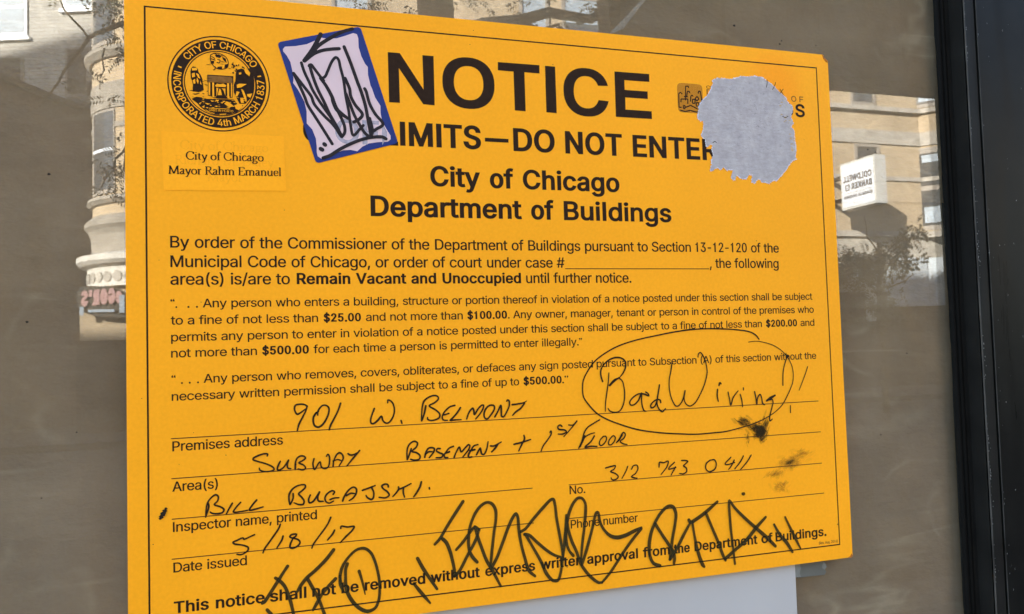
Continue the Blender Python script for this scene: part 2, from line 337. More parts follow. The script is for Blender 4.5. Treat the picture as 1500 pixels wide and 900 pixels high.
'b':(424,[[229,-8,191,-4,157,13,141,27,118,59,112,59,112,0,53,0,53,509,114,509,114,319,118,319,137,346,161,367,183,378,197,381,212,384,241,384,263,381,294,371,322,354,345,332,370,293,379,270,389,218,390,174,382,120,370,84,346,45,322,22,294,5,263,-5],[220,47,245,49,267,57,285,70,301,88,313,109,319,125,325,151,328,179,327,209,321,245,313,269,301,290,286,307,260,323,237,329,220,330,203,329,174,320,161,312,145,297,128,271,122,255,113,210,114,159,122,123,128,107,140,86,150,75,174,57,196,49]]),
'c':(396,[[207,-8,182,-7,148,1,117,16,98,30,82,46,62,74,46,108,37,146,34,173,37,230,46,268,62,302,82,330,98,346,127,366,148,375,182,383,221,384,241,382,278,371,305,356,324,341,347,312,362,277,303,262,296,280,284,298,270,311,246,324,226,329,207,330,189,329,173,325,151,315,128,294,115,274,108,258,99,224,96,178,103,134,108,117,119,95,139,71,158,57,181,49,207,46,239,50,274,68,296,95,304,117,363,102,357,84,338,51,306,21,290,11,261,-1,221,-8]]),
'd':(424,[[195,-8,161,-5,130,5,94,29,72,54,55,84,42,120,35,160,34,203,39,245,50,281,72,323,87,340,112,361,141,375,173,383,220,383,241,378,263,367,277,357,287,346,306,319,311,319,311,509,372,509,372,0,313,0,313,59,307,59,284,27,258,7,234,-4],[205,47,229,49,244,54,263,65,284,86,293,100,305,132,312,179,309,229,300,263,289,285,275,302,251,320,221,329,205,330,187,329,164,323,151,316,128,296,108,261,99,227,96,199,99,151,103,133,119,94,139,70,158,57,180,49]]),
'e':(404,[[212,-8,173,-5,149,1,127,11,98,30,74,55,61,74,51,96,40,132,34,172,35,215,42,254,55,290,67,311,97,346,135,370,168,381,193,384,236,382,266,374,294,361,319,341,341,315,357,282,366,252,371,207,371,169,75,169,75,221,338,221,310,202,307,237,295,276,278,300,263,314,250,321,229,328,197,330,166,324,146,313,125,294,112,276,101,249,96,219,96,167,104,122,118,92,133,75,151,61,187,48,229,47,263,56,282,69,292,80,306,105,365,91,357,70,345,51,330,34,305,15,275,1,249,-5]]),
'f':(254,[[228,379,228,327,6,327,6,379],[81,0,81,439,86,468,92,480,108,501,129,516,148,524,181,530,197,530,219,528,237,523,243,521,227,468,203,474,176,472,154,460,143,437,142,0]]),
'g':(425,[[207,-151,168,-148,150,-144,126,-137,105,-127,82,-110,68,-96,51,-69,101,-41,128,-72,149,-86,171,-94,192,-97,229,-96,249,-92,267,-85,282,-75,295,-62,304,-47,310,-28,311,68,306,68,280,34,263,21,247,13,212,5,184,5,152,10,132,17,104,32,80,53,55,90,42,124,35,163,35,220,42,259,60,304,87,340,112,361,131,371,162,381,184,384,213,384,248,376,269,364,285,350,308,319,313,319,313,379,372,379,372,-21,364,-64,345,-97,317,-123,291,-136,261,-145],[205,59,229,61,244,65,264,75,280,89,300,121,308,145,312,172,312,212,308,239,297,271,285,291,270,308,251,320,222,329,205,330,188,329,165,323,145,312,134,302,119,284,106,255,99,229,96,202,97,173,103,138,112,115,124,96,140,80,158,68,180,61]]),
'h':(410,[[114,227,114,0,53,0,53,509,114,509,114,287,102,287,112,312,124,332,137,349,152,362,187,379,207,383,237,384,280,376,309,360,321,349,332,336,345,313,351,294,356,264,357,0,296,0,296,246,293,266,287,283,278,298,267,310,246,323,220,329,190,327,166,320,141,303,126,283,115,250]]),
'i':(167,[[53,0,53,379,114,379,114,0],[84,443,71,444,60,449,46,464,41,483,44,499,57,515,67,521,84,524,100,521,111,515,119,506,126,491,125,471,117,458,104,447]]),
'j':(167,[[53,379,114,379,114,-39,107,-77,91,-108,71,-126,52,-135,29,-141,-10,-143,-10,-87,20,-85,34,-78,46,-64,52,-42],[83,443,71,444,60,449,46,464,41,479,44,499,53,512,67,521,83,524,100,521,114,512,123,499,126,487,123,468,114,455,96,444]]),
'l':(185,[[60,0,60,515,122,515,122,0]]),
'm':(610,[[53,0,53,379,112,379,112,295,108,295,115,317,128,341,146,360,172,376,207,386,229,386,248,383,281,367,294,354,309,331,321,295,312,295,325,327,347,353,368,369,387,378,415,385,445,386,468,383,497,372,522,354,541,328,551,305,555,286,557,266,557,0,496,0,496,254,494,273,487,296,473,313,454,324,426,330,400,329,374,320,354,303,345,290,339,275,335,253,335,0,274,0,273,275,266,295,248,316,229,326,207,330,188,330,163,323,144,311,132,299,123,284,114,253,114,0]]),
'n':(410,[[114,227,114,0,53,0,53,379,112,379,112,287,102,287,112,312,130,341,144,356,169,372,187,379,217,384,255,382,280,376,309,360,332,336,348,304,356,264,357,0,296,0,296,246,293,266,287,283,278,298,267,310,246,323,220,329,190,327,166,320,141,303,126,283,115,250]]),
'o':(415,[[207,-8,182,-7,148,1,117,16,98,30,82,46,62,74,46,108,37,146,34,173,37,230,46,268,62,302,82,330,107,353,137,371,170,381,207,384,245,381,278,371,299,360,325,339,354,302,369,268,376,243,381,202,380,159,373,120,354,74,341,55,317,30,289,11,267,1,245,-5],[207,46,234,49,250,54,264,61,282,76,296,95,307,117,318,160,319,178,318,215,310,250,300,274,287,294,257,319,226,329,207,330,189,329,158,319,128,294,115,274,108,258,99,224,96,197,96,178,103,134,115,102,128,82,158,57,181,49]]),
'p':(424,[[53,-143,53,379,112,379,112,319,118,319,137,346,148,357,171,373,190,380,212,384,252,383,284,375,304,366,338,340,359,313,370,293,379,270,385,245,390,203,390,174,385,133,370,84,346,45,322,22,304,10,284,1,252,-7,221,-8,191,-4,157,13,141,27,118,59,114,59,114,-143],[220,47,245,49,267,57,285,70,301,88,313,109,319,125,325,151,328,179,327,209,321,245,313,269,301,290,286,307,260,323,237,329,220,330,203,329,174,320,161,312,145,297,128,271,122,255,113,210,114,159,122,123,128,107,140,86,150,75,174,57,196,49]]),
'r':(259,[[53,0,53,379,112,379,112,321,115,321,130,347,140,358,166,375,196,384,243,384,242,323,200,326,164,317,144,305,126,284,118,268,114,250,114,0]]),
's':(365,[[182,-8,154,-7,128,-2,105,6,78,22,57,44,45,63,36,94,94,107,105,79,124,60,157,47,181,45,200,46,232,55,255,71,265,86,268,97,265,121,254,136,242,145,212,155,137,173,104,186,72,208,61,222,50,246,47,264,49,297,57,319,70,338,100,363,123,374,167,384,187,384,215,383,239,378,261,369,279,358,299,339,311,322,324,290,268,277,258,298,238,320,212,330,187,333,171,332,156,329,137,321,117,304,109,283,112,258,124,243,138,234,164,225,254,202,275,194,300,178,317,158,325,142,330,125,331,98,329,82,317,54,302,35,283,19,260,6,242,0,223,-5]]),
't':(227,[[204,379,204,327,6,327,6,379],[65,471,126,471,126,92,128,76,136,61,154,51,179,50,202,54,213,2,183,-4,156,-4,125,2,99,15,80,35,69,61,65,82]]),
'u':(410,[[182,-5,155,-3,138,1,108,15,83,37,65,67,59,85,53,127,53,379,114,379,114,133,119,105,123,96,131,81,143,69,164,56,181,52,207,50,244,59,264,72,280,91,293,122,296,145,296,379,357,379,357,0,298,0,298,92,307,92,303,79,286,47,265,23,231,3,203,-4]]),
'v':(389,[[163,0,17,379,84,379,177,121,206,21,184,21,218,138,305,379,371,379,226,0]]),
'w':(567,[[138,0,23,379,87,379,141,187,165,91,175,41,165,41,193,166,252,379,316,379,362,214,387,114,402,41,391,41,413,135,480,379,545,379,429,0,368,0,306,218,277,338,291,338,263,225,199,0]]),
'x':(379,[[21,0,171,218,171,171,29,379,100,379,152,299,207,206,175,206,190,229,224,292,282,379,352,379,209,169,209,214,358,0,287,0,226,92,173,182,205,182,153,92,91,0]]),
'y':(389,[[47,-139,61,-86,96,-90,114,-86,124,-80,139,-63,144,-53,163,-1,17,379,84,379,177,121,206,21,184,21,198,70,212,121,305,379,371,379,195,-79,177,-107,159,-124,139,-136,104,-145,67,-144]]),
'—':(699,[[699,244,699,188,0,188,0,244]]),
'“':(300,[[52,318,104,509,151,509,121,318],[175,318,228,509,274,509,244,318]]),
'”':(300,[[52,318,82,509,151,509,98,318],[175,318,205,509,274,509,222,318]]),
}
# printed lines: part name, baseline mm, cap height mm, (words, left mm, right mm, weight)
LINES = [
('order_text',258.37,7.85,[("By order of the Commissioner of the",26.89,201.23,'r'),("Department of Buildings",205.42,319.63,'r'),("pursuant to",323.51,377.52,'r'),("Section",380.96,416.1,'r'),("13-12-120",420.28,468.48,'r'),("of the",472.41,499.53,'r')]),
('order_text',245.42,7.83,[("Municipal Code of Chicago, or order of court",26.9,240.51,'r'),("under case #",244.46,306.28,'r'),(", the following",432.75,498.62,'r')]),
('order_text',233.69,7.82,[("area(s) is/are to",26.8,102.98,'r'),("Remain Vacant and Unoccupied",107.49,270.63,'b'),("until further notice.",274.7,362.05,'r')]),
('fine_text',218.47,5.88,[("“",26.66,29.33,'r'),(".",29.74,30.79,'r'),(".",37.08,38.35,'r'),(".",42.36,43.63,'r'),("Any person who enters a building,",46.61,177.58,'r'),("structure or portion thereof in violation of a",180.78,342.49,'r'),("notice posted under this section shall be subject",345.8,530.72,'r')]),
('fine_text',207.37,5.86,[("to a fine of not less than",26.77,121.39,'r'),("$25.00",125.05,150.87,'b'),("and not more than",154.31,224.79,'r'),("$100.00",228.2,258.77,'b'),(". Any owner, manager,",259.46,344.96,'r'),("tenant or person in control of the premises who",348.1,531.54,'r')]),
('fine_text',196.35,5.85,[("permits any person to enter in violation of a notice",26.92,220.93,'r'),("posted under this section shall be subject",224.27,383.43,'r'),("to a fine of not less than",386.27,479.65,'r'),("$200.00",483.55,514.12,'b'),("and",517.53,531.46,'r')]),
('fine_text',185.78,5.84,[("not more than",26.83,80.64,'r'),("$500.00",83.96,114.8,'b'),("for each time a person is permitted to enter illegally.”",117.87,318.5,'r')]),
('fine_text',168.43,5.82,[("“",26.89,29.5,'r'),(".",32.62,33.88,'r'),(".",37.43,38.69,'r'),(".",42.48,43.75,'r'),("Any person who removes, covers,",46.58,177.15,'r'),("obliterates, or defaces any sign posted",179.94,326.76,'r'),("pursuant to Subsection (A) of this section",329.84,486.95,'r'),("without the",490,531.7,'r')]),
('fine_text',157.49,5.81,[("necessary written permission shall be subject",26.95,202.64,'r'),("to a fine of up to",205.16,266.71,'r'),("$500.00",270.04,300.63,'b'),(".”",301.07,306.08,'r')]),
('field_label',124.66,6.47,[("Premises address",27,96.65,'r')]),
('field_label',98.62,6.44,[("Area(s)",26.73,54.76,'r')]),
('field_label',72.63,6.4,[("Inspector name, printed",26.9,118.21,'r')]),
('field_label',46.66,6.37,[("Date issued",26.96,72.29,'r')]),
('field_label',73.88,6.36,[("No.",304.06,316.87,'r')]),
('field_label',48.36,6.33,[("Phone number",304.09,359.93,'r')]),
('warning_text',20.62,7.51,[("This notice",27.02,83.34,'b'),("shall",86.54,110.37,'b'),("not",114.11,130.15,'b'),("be",133.61,145.45,'b'),("removed",149.62,192.2,'b'),("without",195.99,232.37,'b'),("express",236.33,274.84,'b'),("written",278.97,312.52,'b'),("approval",316.42,358.93,'b'),("from",363.13,386.39,'b'),("the",389.86,404.19,'b'),("Department",408.28,466.24,'b'),("of",469.93,480.86,'b'),("Buildings.",483.48,533.39,'b')]),
('limits_text',333.96,17.59,[("OFF",113.47,150.28,'b'),("L",158.98,180.1,'b'),("IMITS",181.59,242.45,'b'),("—",245.52,264.07,'b'),("DO",267.86,301.32,'b'),("NOT",310,358.33,'b'),("ENTER",367.62,445.18,'b')]),
('city_text',305.08,14.98,[("City",203.16,240.99,'b'),("of",248.46,267.19,'b'),("Chicago",274.53,354.78,'b')]),
('city_text',282.13,14.77,[("Department",159.31,272.97,'b'),("of",280.34,298.87,'b'),("Buildings",307,399.58,'b')]),
('form_number',14.04,2.24,[("(Rev. Aug. 2016)",525.41,544.3,'r')]),
('agency_text',393.75,2.41,[("CITY OF CHICAGO",436.58,484.58,'r')]),
('agency_light',388.15,4.93,[("DEPARTMENT",436.65,512.1,'r'),("O",518.96,524.14,'b'),("F",527.26,531.22,'b')]),
('agency_text',375.21,11.17,[("BUILDIN",436.79,506.69,'b'),("G",509.42,520.39,'b'),("S",522.45,532.16,'b')]),
('patch_text',318.22,5.22,[("City of Chicago",37.15,86.44,'s')]),
('patch_text',308.35,5.27,[("Mayor Rahm Emanuel",26.34,98.03,'s')]),
('ghost_text',324.56,6,[("City of Chicago",33.65,89.54,'s')]),
('ghost_text',314.39,5.97,[("Richard M. Daley",30.19,93,'s')]),
('ghost_text',303.56,5.57,[("Mayor",50.52,72.31,'s')]),
]
RULES = [(26.22,531.75,132.93),(26.24,532.52,107.06),(26.3,274.63,80.95),(303.54,532.33,80.94),(26.07,274.86,55.32),(303.19,532.93,55.96),(306.61,432.09,244.66)]
# pen and marker strokes on the board, mm: name -> (width, points)
STROKES = {
'address_writing':[
(1.53,[(113,149.7),(111.2,150.9),(108.2,151.3),(105.2,150.7),(104.5,148.6),(105.1,146.1),(106.3,144.6),(107.8,145.1),(112.4,148.2)]),
(1.54,[(112.9,149.6),(112,146.6),(109.8,142.4),(107.3,137.6),(106.1,133.4)]),
(1.57,[(119,145),(117.1,142),(116.9,138.6),(117.9,136),(120.1,135),(122.5,136.1),(125.7,140.3),(127.5,145.2),(127.4,148),(125.5,149.7),(123.4,149.7),(121.2,147.7),(119.9,145),(119.9,143.1)]),
(1.56,[(117.1,142),(118.4,144.4),(120.6,145.9)]),
(1.58,[(135.5,150.6),(133.8,145.8),(130.6,139.7),(128.4,135.7),(127.4,132.7)]),
(1.64,[(158.8,145.8),(156.7,140.5),(156,137.3),(156.6,135.5),(158.1,135.3),(161.1,137.4),(163.7,140.1),(164.6,137.2),(166.2,135.4),(168.4,135.2),(171,137.8),(172.7,141.8),(172.8,146),(171.6,149.3),(169.7,151),(168.6,151.2),(168.3,149.3)]),
(1.56,[(177.5,136.3),(178,134.4)]),
(1.55,[(192.2,135.3),(192.5,140.5),(193.1,145.6),(194.6,149.5),(198.3,152),(202.3,152.9),(204.6,151.9),(204.9,150.3),(202.2,147.8),(198.1,145.7),(202.7,142.5),(205.6,139.4),(205.2,136.9),(201.9,135.4),(198.5,135.3),(196.7,136.3),(196.7,137.5)]),
(1.54,[(195.6,145.8),(194.7,141.7),(192.7,135.6)]),
(1.56,[(216.9,145.1),(213.5,144.3),(210.8,142.4),(208.3,139.6),(207.4,137.1),(208.2,135.1),(211.2,134.6)]),
(1.57,[(208.6,138.6),(212.4,139.5)]),
(1.57,[(221.1,143.2),(218.1,139.1),(215,136),(213.2,134.5),(216.6,134.6),(221.4,134.5)]),
(1.6,[(225.5,134.8),(227,138.6),(229.1,141.5),(230.4,142.3),(231.1,140.4),(231.4,137.7),(234.6,141.9),(237.1,144.1),(238.5,144.1),(238.1,141.7),(235.5,137.8),(232.3,134.4)]),
(1.62,[(242,143.2),(239.8,140.9),(238.7,137.3),(239.3,134.7),(241,134),(244.2,137.1),(246.8,141.2),(246.5,143.3),(244.1,143.9),(241.6,142.8),(239.8,140.5)]),
(1.63,[(246.9,135.2),(249.2,138.8),(251.8,143.3),(252,138.6),(252.2,135.3),(253.6,134.9),(256.2,138.4),(258.3,143),(258.2,146.4),(257,147),(256.3,146.1)]),
([1.72,1.61,1.39,0.64],[(260.6,143.4),(264.9,143.7),(269.9,144.5),(272.2,145.7)]),
(1.65,[(270.2,143.8),(266.9,140.2),(263.3,138),(260.7,135.6)]),
],
'area_writing':[
(1.57,[(181.3,108.6),(181.2,113.4),(181.9,117.2),(184,120),(186.9,121.1),(188.9,119.7),(188.1,117.1),(184.8,114.1),(188,113),(190.6,110.5),(189.9,108.3),(186.6,107.8),(183.7,108.6)]),
(1.57,[(184.3,116.1),(183.1,112.6),(181.7,108.9)]),
(1.59,[(193.9,109.3),(195,113.1),(197,115.6),(199.3,115.8),(201,115),(200.6,112.8),(197.2,108.8)]),
(1.59,[(194.6,111.5),(197,113),(199.9,112.8)]),
(1.6,[(205.3,114.7),(203.3,114.8),(202.6,113.3),(204.6,111.8),(207.2,110.4),(206.2,108.5),(202.2,108.4)]),
(1.61,[(215.1,115.7),(212,114.6),(209.6,112.1),(208.2,110),(208.5,108.3),(210.8,108)]),
(1.61,[(209.3,111.2),(212,112)]),
(1.63,[(215.4,107.8),(217,111.3),(219.5,114.8),(220.7,111.4),(224.2,114.4),(226.3,116.1),(227.3,115.6),(226.6,113),(222,107.7)]),
(1.64,[(233.5,115.8),(230.4,115),(228.3,112.2),(226.1,108.7),(226.4,107.1),(228.8,107.2)]),
(1.65,[(227.2,111.6),(231,112.3)]),
(1.65,[(232.2,108.6),(234.5,112.4),(235.2,113.1),(236.1,109),(237.8,108.4),(240,112.1),(241.2,117.3)]),
(1.67,[(243,114.2),(245.6,114),(251.3,116.5)]),
(1.67,[(248.8,115.2),(246.2,112),(243.7,109.8)]),
(1.71,[(261.1,114.2),(267.5,115.3),(274.2,116.9)]),
(1.71,[(269,120.2),(269.4,117.9),(266.7,113),(264.6,109.1)]),
(1.41,[(86.2,117.7),(86.5,118.9),(84.7,119.3),(80.6,118.4),(77.4,116.8),(77.1,115.9),(80,114.5),(85.8,112.3),(89.9,109.8),(90.5,108.3),(88.1,107.4),(84,107.5),(81.4,108.6),(81,109.9)]),
(1.43,[(94.6,113.5),(92.9,109.9),(92.7,108.1),(94,107.7),(97,109.6),(100.1,114),(99.1,110.7),(99.7,108.5),(101.5,108.1)]),
(1.45,[(104.4,107.7),(104.5,111.5),(105.5,114.5),(107.6,116.1),(110.3,115.8),(111.2,114.5),(109,112.8),(106.9,111.7),(110.2,109.6),(111.1,107.7),(109.5,106.7),(106.2,107.6)]),
(1.44,[(104.7,110.9),(104.2,107.9)]),
(1.47,[(116.9,113.7),(116.1,110.1),(117.1,106.4),(119.9,110.4),(120.9,111.3),(121.7,107.8),(124.1,106.4),(126.3,107.5),(127.3,111.2),(127.1,114.9),(126.2,116.1),(125.2,114.7)]),
(1.49,[(129.6,107.7),(130.1,111),(132.3,115.5),(134.2,116.6),(136,115.2),(136.6,112.7),(135.3,110),(133.7,107.7)]),
(1.48,[(129.8,111.3),(132.9,112),(135.3,111.1)]),
(1.5,[(139.9,115.6),(141.3,114.6),(144.1,114.7),(146.3,115.8)]),
(1.5,[(147.9,117.2),(143.4,112.2),(138.9,107.1)]),
(1.53,[(289.7,121.3),(290.5,122.2),(290.8,120.6),(288.1,116.4),(283.9,111.5),(282,107.6)]),
(1.55,[(299.4,125.2),(298,126.3),(296.1,125.1),(296.7,123.3),(301.5,122.3),(302.9,120.9),(299.9,119.4),(296.2,119.6)]),
(1.34,[(305,125.9),(308.3,125.7),(311.8,128.8)]),
(1.33,[(311.7,128.3),(306.7,123.1),(300.6,117.3)]),
(1.34,[(330.6,128.4),(326.3,126.4),(320.2,123),(317.4,119.3),(315.3,113.3),(312.5,108),(315.3,112.6),(318.4,116.2),(322.2,118),(326,118.8)]),
(1.9,[(317.7,116.9),(316,113.2),(313.5,108.9)]),
(1.68,[(325.6,116.4),(322.8,112.5),(317.7,108.3),(322.6,108.7),(327.5,108.3)]),
(1.37,[(333.1,115.6),(330.4,113),(329.6,109.9),(331,108.7),(334.1,110.7),(335.7,113.7),(335,115.5),(332.7,115.5)]),
(1.38,[(340.4,115.2),(337.6,111.9),(337.4,109.1),(339.3,108.8),(342.1,111.2),(343,114.3),(341.5,115.6),(339.6,114.5)]),
(1.39,[(344,110.1),(347.2,114),(348.5,116.1),(350.1,117.5),(351.6,116.2),(350.3,113.2),(347.1,110.9),(349.4,109),(352.8,108.1)]),
(1.38,[(349.2,115.7),(346,111.7),(343.9,110.1)]),
],
'inspector_writing':[
(1.43,[(48.4,90),(48.9,87.3),(47.8,83.2),(46.9,80.4)]),
(1.44,[(47.1,81.2),(47.3,85.6),(48.2,89.7),(50.7,93),(53.3,94.5),(54.8,93.3),(54.4,90.4),(52.4,88.2),(56.3,86.3),(58.3,84.4),(57.4,82.6),(53.4,82.1),(50.6,82.8),(49.8,83.6)]),
(1.45,[(63.6,88.1),(61.7,85),(59.8,81.4)]),
(1.46,[(68.8,88.2),(66,85.2),(64.2,82.3),(68.3,82.1),(73.2,82.6)]),
(1.47,[(79,88.9),(75.8,85.2),(74.3,82.6),(78.1,82.9),(83.1,84)]),
(1.53,[(100.5,84),(99.9,87.7),(100.3,91.3),(103,94.8),(107.3,96.6),(110.6,96.3),(110.8,94.8),(108.4,92.5),(106.3,90.8),(108.3,88.2),(109.8,85.6),(109.2,83.5),(106.4,83.5),(103.2,85)]),
(1.52,[(102.7,91.1),(102.6,88.1),(100.8,84.3)]),
(1.55,[(114,89.3),(112.8,86.3),(113.4,84.1),(115.8,84.8),(120.2,90.9),(118.9,87.6),(119.5,84.8),(122.5,84.3)]),
(1.56,[(129.3,88.5),(130.3,90.1),(128.8,91),(125.7,89.5),(123.8,86.9),(124.3,84.1),(126.5,82.8),(129.5,83.9)]),
(1.57,[(127.1,85.1),(129.9,85.9),(133.1,85.9)]),
(1.59,[(135.6,83.4),(137,86.7),(140.2,90.8),(143.4,92.3),(145.2,90.7),(144.8,87.6),(142.6,84.7),(140.1,83.3)]),
(1.59,[(138.3,86.9),(141.4,88.2),(144.2,87.7)]),
(1.61,[(149.3,89.6),(153.4,90.7),(158.2,92.2)]),
(1.61,[(155.6,91.1),(157.1,87.6),(156.7,83.8),(155.4,82.8),(152.9,84.1),(151.7,85.8)]),
(1.63,[(167.4,90.5),(167.1,92.1),(164.9,92.6),(162.9,91.5),(163.5,89.9),(166.7,87.1),(167.9,84.8),(165.6,83.2),(160.8,83.8)]),
(1.64,[(174.6,89.9),(174.8,88.7),(173.1,86.2),(170.4,83.5)]),
(1.65,[(174.4,88),(179,89.6),(183.6,91.6)]),
(1.65,[(178,89),(177.9,85.5),(178.7,82.4)]),
(1.67,[(191,92.2),(189.7,88.4),(187.3,84.7),(185.3,82.2)]),
(1.58,[(196.6,87.7),(196.7,86.7)]),
],
'date_writing':[
(1.46,[(77.3,66.1),(74.1,64.9),(70.6,63.8),(70,64.7),(66.3,63.5),(63.7,62.4),(64.5,61.4),(69.7,60),(73.1,58.2),(73.1,56.4),(70.2,54.3),(68.2,53.9),(66.1,54.4)]),
(1.49,[(94,71.5),(93.1,69.1),(87.7,61.5),(83.5,55.9),(82.6,53.6)]),
(1.51,[(95.7,63.4),(94.8,60.8),(91.6,56)]),
(1.52,[(104,64),(101.3,63.8),(100,62.6),(101.6,61.6),(104,62.6),(104.6,63.8)]),
(1.52,[(101.6,61.6),(105.5,60),(106.7,58.1),(105.4,56.1),(101.8,54.7),(100.1,55.4),(100.4,57.8),(102.2,61.3)]),
(1.55,[(127.4,73),(125,68.2),(118.7,60.2),(115.3,55.7),(114.4,53.4)]),
(1.56,[(129.8,64.1),(128.5,61.7),(124.9,57.8)]),
(1.59,[(134,64.9),(134.3,66.3),(138.5,65.4),(143.1,65.3),(142.1,63.2),(137.1,58.7),(133.4,55.2)]),
],
'phone_writing':[
(1.38,[(334.1,91.4),(338.9,92.3),(342.5,92.5),(341.2,90),(338.3,88.5),(342.5,86.4),(344.5,84.1),(342.8,82.3),(339.4,82.1),(338.4,83.7)]),
(1.39,[(352.8,91.3),(351.2,87.9),(347.6,82.6)]),
(1.4,[(355.9,88.9),(357.7,91.4),(360.6,91.6),(361.5,89.4),(359.4,85.6),(355.7,83.2),(357.8,82.2),(360.5,81.7)]),
(1.44,[(379.7,88.9),(380.4,92.4),(383.8,91.9),(387.9,92.8),(386.7,88.8),(381.2,82.9)]),
(1.44,[(393.3,91.5),(388.6,87.8),(388.1,86.5),(390.6,86.8),(394.5,87.4)]),
(1.44,[(394.2,87.9),(391.5,84.1),(390,81.9)]),
(1.46,[(399.7,92.5),(403,92.3),(405.2,91.5),(402.9,89.5),(401.3,88.2),(403.7,86.3),(403.8,83.6),(401,82),(397.5,82.5)]),
(1.49,[(425.5,91),(421.8,88.5),(421.1,85),(423.1,82.3),(426.2,82.1),(429.9,84.3),(430.8,88.4),(429.2,91),(426.1,91)]),
(1.51,[(444.5,91.9),(438.9,86.9),(441,86.3),(447.9,87.6)]),
(1.52,[(447.5,89.4),(444.6,85.1),(441.9,82.3)]),
(1.53,[(456.2,92.2),(453.8,88.5),(447.7,82.4)]),
(1.54,[(463.5,92.3),(460.2,88.1),(452.9,81.3)]),
],
'complaint_writing':[
([1.39,1.39,1.39,1.39,1.39,1.39,1.39,1.39,1.39,1.39,1.39,1.39,1.39,1.39,1.39,1.39,1.39,1.39,1.39,1.39,1.39,1.39,1.39,1.39,1.39,1.39,1.39,1.39,1.39,1.1,1.1,1.1,1.1,1.1,1.1,1.1,1.1,1.1,1.1,0.87,0.87,0.87,0.87,0.87,0.87],[(476,186.5),(473.1,189.8),(468,192.5),(456,194.6),(439,195.8),(422.2,196.1),(405.6,195.2),(413.9,195.9),(397.4,194.1),(381.2,191.6),(365.1,188.8),(349.3,184.6),(337.5,179.3),(328.1,173),(321.8,165.5),(318.1,158.7),(317.3,152.5),(318,146.2),(320.9,141.6),(320.9,141.6),(327.4,134.3),(335.6,129),(346.9,124.2),(362.2,119.1),(381.9,115.4),(397.9,113.6),(414.1,112.3),(430.7,112.5),(439.2,112.7),(453.7,114.8),(468.5,118),(479.1,121.5),(488.1,125.9),(495.5,131.5),(501.3,139.5),(505.2,146.1),(506.8,149.8),(507.8,156.6),(506.7,163.5),(503,170.4),(497.9,175.9),(490.2,180.7),(481.5,183.5),(472.8,184.9),(465.8,184.3)]),
(1.47,[(502.6,171.2),(500.1,166),(497.9,158.5),(497.3,151.7),(497.1,147.6)]),
(2.82,[(502.4,172),(502.9,171.4)]),
(1.16,[(522.4,162.2),(519.3,155.4),(512.7,142.8)]),
(1.14,[(503.5,130.5),(503.2,124.7)]),
(1.26,[(339.7,163.8),(338.9,156.8),(337.5,149.2),(336,140.9),(335.6,134.6)]),
(1.57,[(334.2,157.5),(333,161.6),(333,165.8),(335.2,169.9),(340.4,173.9),(345.8,175.5),(350.5,175),(353.5,172.8),(354.1,168.5),(352,163.7),(348.3,159.6)]),
([1.39,2.66,2.66],[(348.7,159.9),(344.4,158),(340,154.3)]),
(1.39,[(347.9,159.9),(350.9,157),(352.2,151.3),(352.2,144.3),(350.5,138),(347.3,134),(342.6,133.5),(339.2,134.8),(338,136.6)]),
(1.52,[(370.5,147.8),(372.5,146.5),(373.2,144.8),(368.9,146.3),(364.2,146.5),(359.3,143.9),(356.5,140.5),(357.2,138.4),(359.9,138.3),(364,141.6),(366.9,147.1),(366.7,141.5),(367.3,136.5),(368.7,133.2),(370.3,132.9)]),
(1.56,[(383.3,138.9),(383,140.7),(380.6,141.5),(376.5,139.6),(374.4,136.8),(375.1,135.2),(377.6,136),(379.7,139.4),(381.1,145),(382.8,152.8),(381.7,147.9),(380.2,140.8),(380.4,136.5),(382.6,132.8),(384.6,131.7),(387.3,134)]),
(1.35,[(394.9,170.7),(393.2,162.8),(391.7,156.8),(391.4,149.6),(393,141.6),(396.4,135.7),(398.9,135.6),(402.7,139.7),(405.3,147.2),(404.2,141.1),(405.4,137.1),(409,134.9),(413.6,137),(418.9,144),(423.5,152.6),(425.9,160.5),(426,162),(425.1,168.6),(423.2,173.8),(420.5,177.1),(418.8,176.1),(418.2,173.5)]),
(1.63,[(434.9,147),(434.3,141.9),(435.1,137.4)]),
(1.77,[(436.4,150.2),(437.3,152.3),(438.3,151.4)]),
(1.46,[(444.5,144.3),(445.5,139.1),(446.5,133.9),(449,139.7),(453.9,145)]),
(1.48,[(455.7,142),(457,137.1),(457.5,131.8)]),
(1.29,[(458.9,147.2),(459,145.5)]),
(1.57,[(469.4,143.6),(470.4,137.9),(471,133.4),(472.1,138.6),(474.5,141.1),(475.8,138.4),(476.7,133.5),(478.4,132.5)]),
([1.84,2.63,2.37],[(488.9,139.7),(484.3,137.7),(480.5,135.6)]),
(1.38,[(483.4,136.2),(486,136.4),(486.6,133.4),(486.3,132.7),(484.7,128.3),(482.6,121.7),(482.9,119),(485.2,120.4)]),
],
'graffiti_tag':[
(2.27,[(98.3,43.1),(95.9,39.8),(91.1,32.8),(86.3,25.8),(83,21.2),(81.6,20.4)]),
(2.22,[(90.3,36.2),(92.9,34.1),(96.1,30.1),(98.6,23.8),(100.3,17.5),(101.7,10.7),(102.2,7.9)]),
(2.34,[(128.9,50.9),(123.6,44.7),(116.2,38.1),(110.7,33.9),(106.4,28.9),(104.3,25.5)]),
(2.27,[(111.3,33.2),(114.8,26.1),(118.3,19),(120.6,12.6),(122,8.1),(123.5,4.3)]),
(2.27,[(129.8,31.2),(124.5,26.2),(120.1,21.2),(117,16.1),(114.5,12.1)]),
